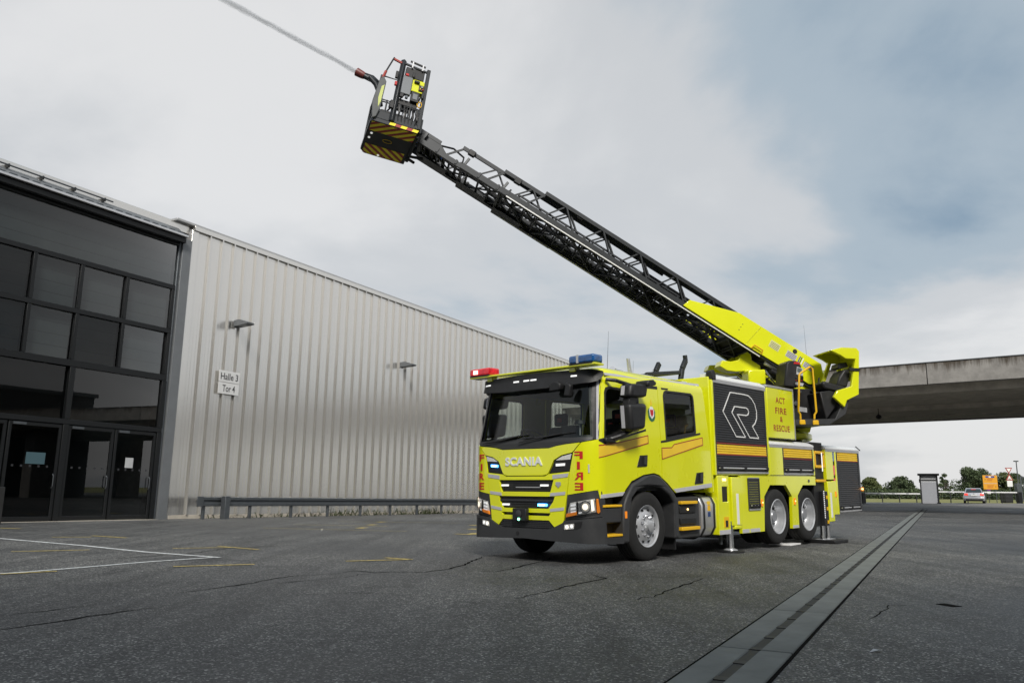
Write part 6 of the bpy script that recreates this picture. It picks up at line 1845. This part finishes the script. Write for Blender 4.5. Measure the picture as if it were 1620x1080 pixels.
MB().add([(-.66, -1.66, 1.03), (.66, -1.66, 1.03), (.56, -1.13, 1.345), (-.56, -1.13, 1.345)], [(0, 1, 2, 3)]).build('rear_window', 'car_glass', cabn, matrix=Matrix.Translation((0, -.03, .015)))
for s_ in (-1, 1):
    MB().add([(s_ * .80, -1.05, 1.0), (s_ * .81, .5, .98), (s_ * .63, .38, 1.33), (s_ * .655, -1.0, 1.33)], [(0, 1, 2, 3)]).build('side_window', 'car_glass', cabn, matrix=Matrix.Translation((s_ * .012, 0, .01)))
    MB().prism([(.48, .74), (.78, .74), (.82, .80), (.80, .92), (.52, .94)], lambda a, b, c: (s_ * a, c, b), -2.30, -2.20).build('tail_light', 'tail_lit', car, bevel=.02)
    MB().box(*sorted((s_ * .9, s_ * 1.04)), .55, .68, .95, 1.08).build('wing_mirror', 'car_silver', car, bevel=.03)
    for y_ in (-1.4, 1.35):
        wl_ = MB().lathe([(.18, -.1), (.30, -.1), (.32, -.07), (.32, .07), (.30, .1), (.18, .1)], (s_ * .80, y_, .32), 'x', 24, s_, False).build('wheel', 'tyre', car, smooth=40)
        MB().lathe([(.2, .08), (.19, .10), (.05, .08), (0, .08)], (s_ * .80, y_, .32), 'x', 20, s_).build('wheel_rim', 'rim', wl_, smooth=40)
MB().box(-.82, .82, -2.34, -2.2, .40, .60).build('rear_bumper', 'car_silver', car, bevel=.05)
MB().box(-.70, .70, -2.335, -2.2, .26, .40).build('diffuser', 'black', car, bevel=.02)
MB().box(-.26, .26, -2.315, -2.29, .72, .84).build('number_plate', 'white', car)
MB().box(-.2, .2, -1.32, -1.28, 1.30, 1.33).build('brake_light', 'tail_lit', car)
MB().lathe([(0, 0), (.05, 0), (.05, -.006), (0, -.006)], (0, -2.30, .90), 'y', 14).build('badge', 'silver', car)

# traffic signs
ds = empty('direction_sign', Matrix.Translation((44.9, 76.0, GZ - .32)))
tag(ds, 'orange yellow direction sign with blue header above the silver car', 'sign')
for x_ in (-.5, .5):
    MB().tube((x_, .05, 0), (x_, .05, 2.9), .035, n=8).build('post', 'galv', ds)
bd = MB().box(-.68, .68, -.03, .0, 1.55, 2.85).build('board', 'sign_orange', ds, bevel=.01)
MB().box(-.42, .42, -.036, -.031, 2.63, 2.78).build('blue_field', 'sign_blue', bd)
MB().box(-.12, .10, -.041, -.037, 2.65, 2.76).build('white_field', 'white', bd)
MB().box(-.62, .62, -.036, -.031, 2.08, 2.12).build('divider', 'pale_grey', bd)
for z_, s_ in ((2.45, -1), (1.80, 1)):
    MB().prism([(s_ * .44, z_ - .05), (s_ * .44, z_ + .05), (s_ * .56, z_)], lambda a, b, c: (a, c, b), -.036, -.031).build('arrow', 'sign_text', bd)
    for i in range(3):
        MB().box(-.32, .30 - i * .06, -.036, -.031, z_ + .10 - i * .10, z_ + .13 - i * .10).build('print_line', 'red_line', bd)
sp = empty('no_stopping_sign', Matrix.Translation((45.6, 77.6, GZ)))
tag(sp, 'small purple blue round sign on a post below the orange sign', 'sign')
MB().tube((0, 0, 0), (0, 0, 1.6), .035, n=8).build('post', 'galv', sp)
MB().lathe([(0, 0), (.26, 0), (.26, .02), (0, .02)], (0, -.06, 1.36), 'y', 24).build('disc', 'sign_purple', sp)
MB().box(-.18, .18, -.06, -.04, .82, 1.05).build('plate', 'white', sp)
ys_ = empty('yield_sign', Matrix.Translation((55.9, 90.9, GZ)) @ Matrix.Scale(.82, 4))
tag(ys_, 'give way triangle above a warning triangle on one post', 'sign')
MB().tube((0, .05, 0), (0, .05, 4.5), .05, n=8).build('post', 'galv', ys_)
def tri(z0, z1, w, up_, m1, nm):
    pts = [(-w, z0), (w, z0), (0, z1)] if up_ else [(-w, z1), (w, z1), (0, z0)]
    cx, cz = 0, sum(p[1] for p in pts) / 3
    t_ = MB().prism(pts, lambda a, b, c: (a, c, b), -.04, .0).build(nm, 'red_line', ys_)
    MB().prism([((a - cx) * .62, cz + (b - cz) * .62) for a, b in pts], lambda a, b, c: (a, c, b), -.05, -.041).build('white_field', m1, t_)
    return t_
tri(3.72, 4.55, .50, False, 'white', 'give_way_plate')
wt = tri(2.86, 3.72, .50, True, 'white', 'warning_plate')
MB().box(-.16, .16, -.056, -.051, 3.02, 3.10).build('warning_symbol', 'sign_text', wt)
MB().box(-.36, .36, -.03, .02, 2.0, 2.82).build('info_plate', 'white', ys_)
gp = MB().box(-.28, .28, -.28, .28, 0, 2.0).build('gate_pillar', 'galv', bevel=.03)
gp.location = (56.6, 90.6, GZ)
tag(gp, 'grey steel gate pillar under the warning triangle', 'pillar')
gf = empty('bar_fence', Matrix.Translation((57.1, 91.0, GZ)) @ Matrix.Rotation(R(-8), 4, 'Z'))
tag(gf, 'grey vertical bar fence at the right edge', 'fence')
for i in range(34):
    MB().box(.3 + i * .22, .36 + i * .22, -.03, .03, .25, 2.75).build('bar', 'galv', gf)
for z in (.3, 2.7):
    MB().box(.1, 7.9, -.05, .05, z - .05, z + .05).build('cross_rail', 'galv', gf)
for x_ in (.1, 4.0, 7.9):
    MB().box(x_ - .07, x_ + .07, -.07, .07, 0, 2.8).build('post', 'galv', gf)
wbn = MB().prism([(-.36, 0), (.36, 0), (.42, 1.0), (-.42, 1.0)], lambda a, b, c: (a, c, b), -.4, .4).build('waste_bin', 'black', bevel=.03)
wbn.location = (46.9, 77.0, GZ)
tag(wbn, 'dark waste container left of the gate pillar', 'bin')
lp = empty('street_lamp', Matrix.Translation((66.3, 106, GZ)))
tag(lp, 'tall thin street lamp post behind the bar fence', 'lamp post')
MB().path([(0, 0, 0), (0, 0, 5.0)], [.09, .06], 8).build('pole', 'galv', lp)
MB().box(-.30, .25, -.15, .15, 5.0, 5.15).build('lamp_head', 'galv', lp, bevel=.04)

# ------------------------------------------------------------------ trees
def leaf_cloud(m_, c, rx, ry, rz, n_, size):
    for i in range(n_):
        # denser shell
        while True:
            p = Vector((random.uniform(-1, 1), random.uniform(-1, 1), random.uniform(-1, 1)))
            if .25 < p.length < 1: break
        p = Vector((p.x * rx, p.y * ry, p.z * rz)) + Vector(c)
        a = Vector((random.gauss(0, 1), random.gauss(0, 1), random.gauss(0, 1))).normalized()
        b = a.cross(Vector((random.gauss(0, 1), random.gauss(0, 1), random.gauss(0, 1)))).normalized()
        s_ = size * random.uniform(.5, 1.3)
        a *= s_; b *= s_ * .6
        m_.v += [tuple(p - a), tuple(p + b), tuple(p + a), tuple(p - b)]
        k_ = len(m_.v) - 4
        m_.f.append((k_, k_ + 1, k_ + 2, k_ + 3))


def raw(m_, name, mt, parent):
    me_ = bpy.data.meshes.new(name)
    me_.from_pydata(m_.v, [], m_.f)
    return finish(me_, name, mt, parent)


def tree(x, y, h, w, mt, lab, sparse=False):
    t = empty('broadleaf_tree', Matrix.Translation((x, y, GZ - .05)))
    tag(t, lab, 'tree', 'trees beyond the field')
    tk_ = MB()
    tk_.path([(0, 0, 0), (.05, 0, h * .25), (0, .1, h * .55), (.1, 0, h * .8)], [.16, .13, .09, .04], 7)
    for k_ in range(5):
        a = random.uniform(0, 6.28); z_ = h * random.uniform(.2, .5)
        tk_.path([(0, 0, z_), (math.cos(a) * w * .25, math.sin(a) * w * .25, z_ + h * .18), (math.cos(a) * w * .42, math.sin(a) * w * .42, z_ + h * .32)], [.07, .05, .02], 5)
    tk_.build('trunk', 'bark', t, smooth=50)
    cr = MB()
    nclump = 9 if sparse else 26
    for k_ in range(nclump):
        a = random.uniform(0, 6.28); rr_ = random.uniform(.1, .48) * w
        z_ = h * random.uniform(.10, .90)
        rr_ *= 1.0 if z_ < h * .65 else .6
        s_ = w * random.uniform(.14, .26) * (.7 if sparse else 1)
        leaf_cloud(cr, (math.cos(a) * rr_, math.sin(a) * rr_, z_), s_, s_, s_ * .8, 70 if sparse else 230, .15)
    leaf_cloud(cr, (0, 0, h * .93), w * .16, w * .16, h * .08, 120, .14)
    raw(cr, 'crown', mt, t)


TR = [(53.2, 128, 2.90, 3.67, 'leaf_a', 'dark tree right behind the truck rear corner'), (56.2, 127, 3.04, 3.47, 'leaf_b', 'light green tree second from the truck rear'),
      (58, 130, 3.30, 3.88, 'leaf_b', 'taller mid green tree left of the kiosk'), (61, 127, 3.50, 4.49, 'leaf_a', 'dark round tree left of the kiosk, tallest of its row'),
      (63.6, 130, 2.38, 3.26, 'leaf_a', 'low dark tree directly behind the kiosk'), (67.4, 126, 3.92, 2.45, 'leaf_a', 'sparse bare tree right of the kiosk'),
      (69.8, 131, 3.04, 3.47, 'leaf_a', 'low dark tree between sparse tree and car'), (73.2, 129, 4.96, 4.90, 'leaf_a', 'tallest dark tree above the silver car'),
      (76, 131, 4.80, 4.49, 'leaf_a', 'dark tree left of the orange sign'), (79.2, 130, 4.32, 4.08, 'leaf_b', 'mid green tree behind the orange sign'),
      (82, 132, 4.16, 4.28, 'leaf_a', 'dark tree between orange sign and give way sign'), (85.6, 131, 4.16, 4.08, 'leaf_b', 'mid green tree behind the bar fence'),
      (88.8, 130, 4.48, 4.28, 'leaf_a', 'dark tree at the right edge behind the fence'), (50.4, 130, 3.64, 4.08, 'leaf_a', 'dark tree mostly hidden behind the truck rear')]
for x, y, h, w, mt, lab in TR:
    tree(x, y, h, w, mt, lab, 'sparse' in lab)
hd = MB()
for i in range(70):
    leaf_cloud(hd, (46 + i * .75, 124 + random.uniform(-1, 1), GZ + .7), .8, 1.2, .85, 260, .16)
o = raw(hd, 'hedge', 'leaf_a', None)
tag(o, 'long dark hedge at the far side of the field', 'hedge', kind='stuff')
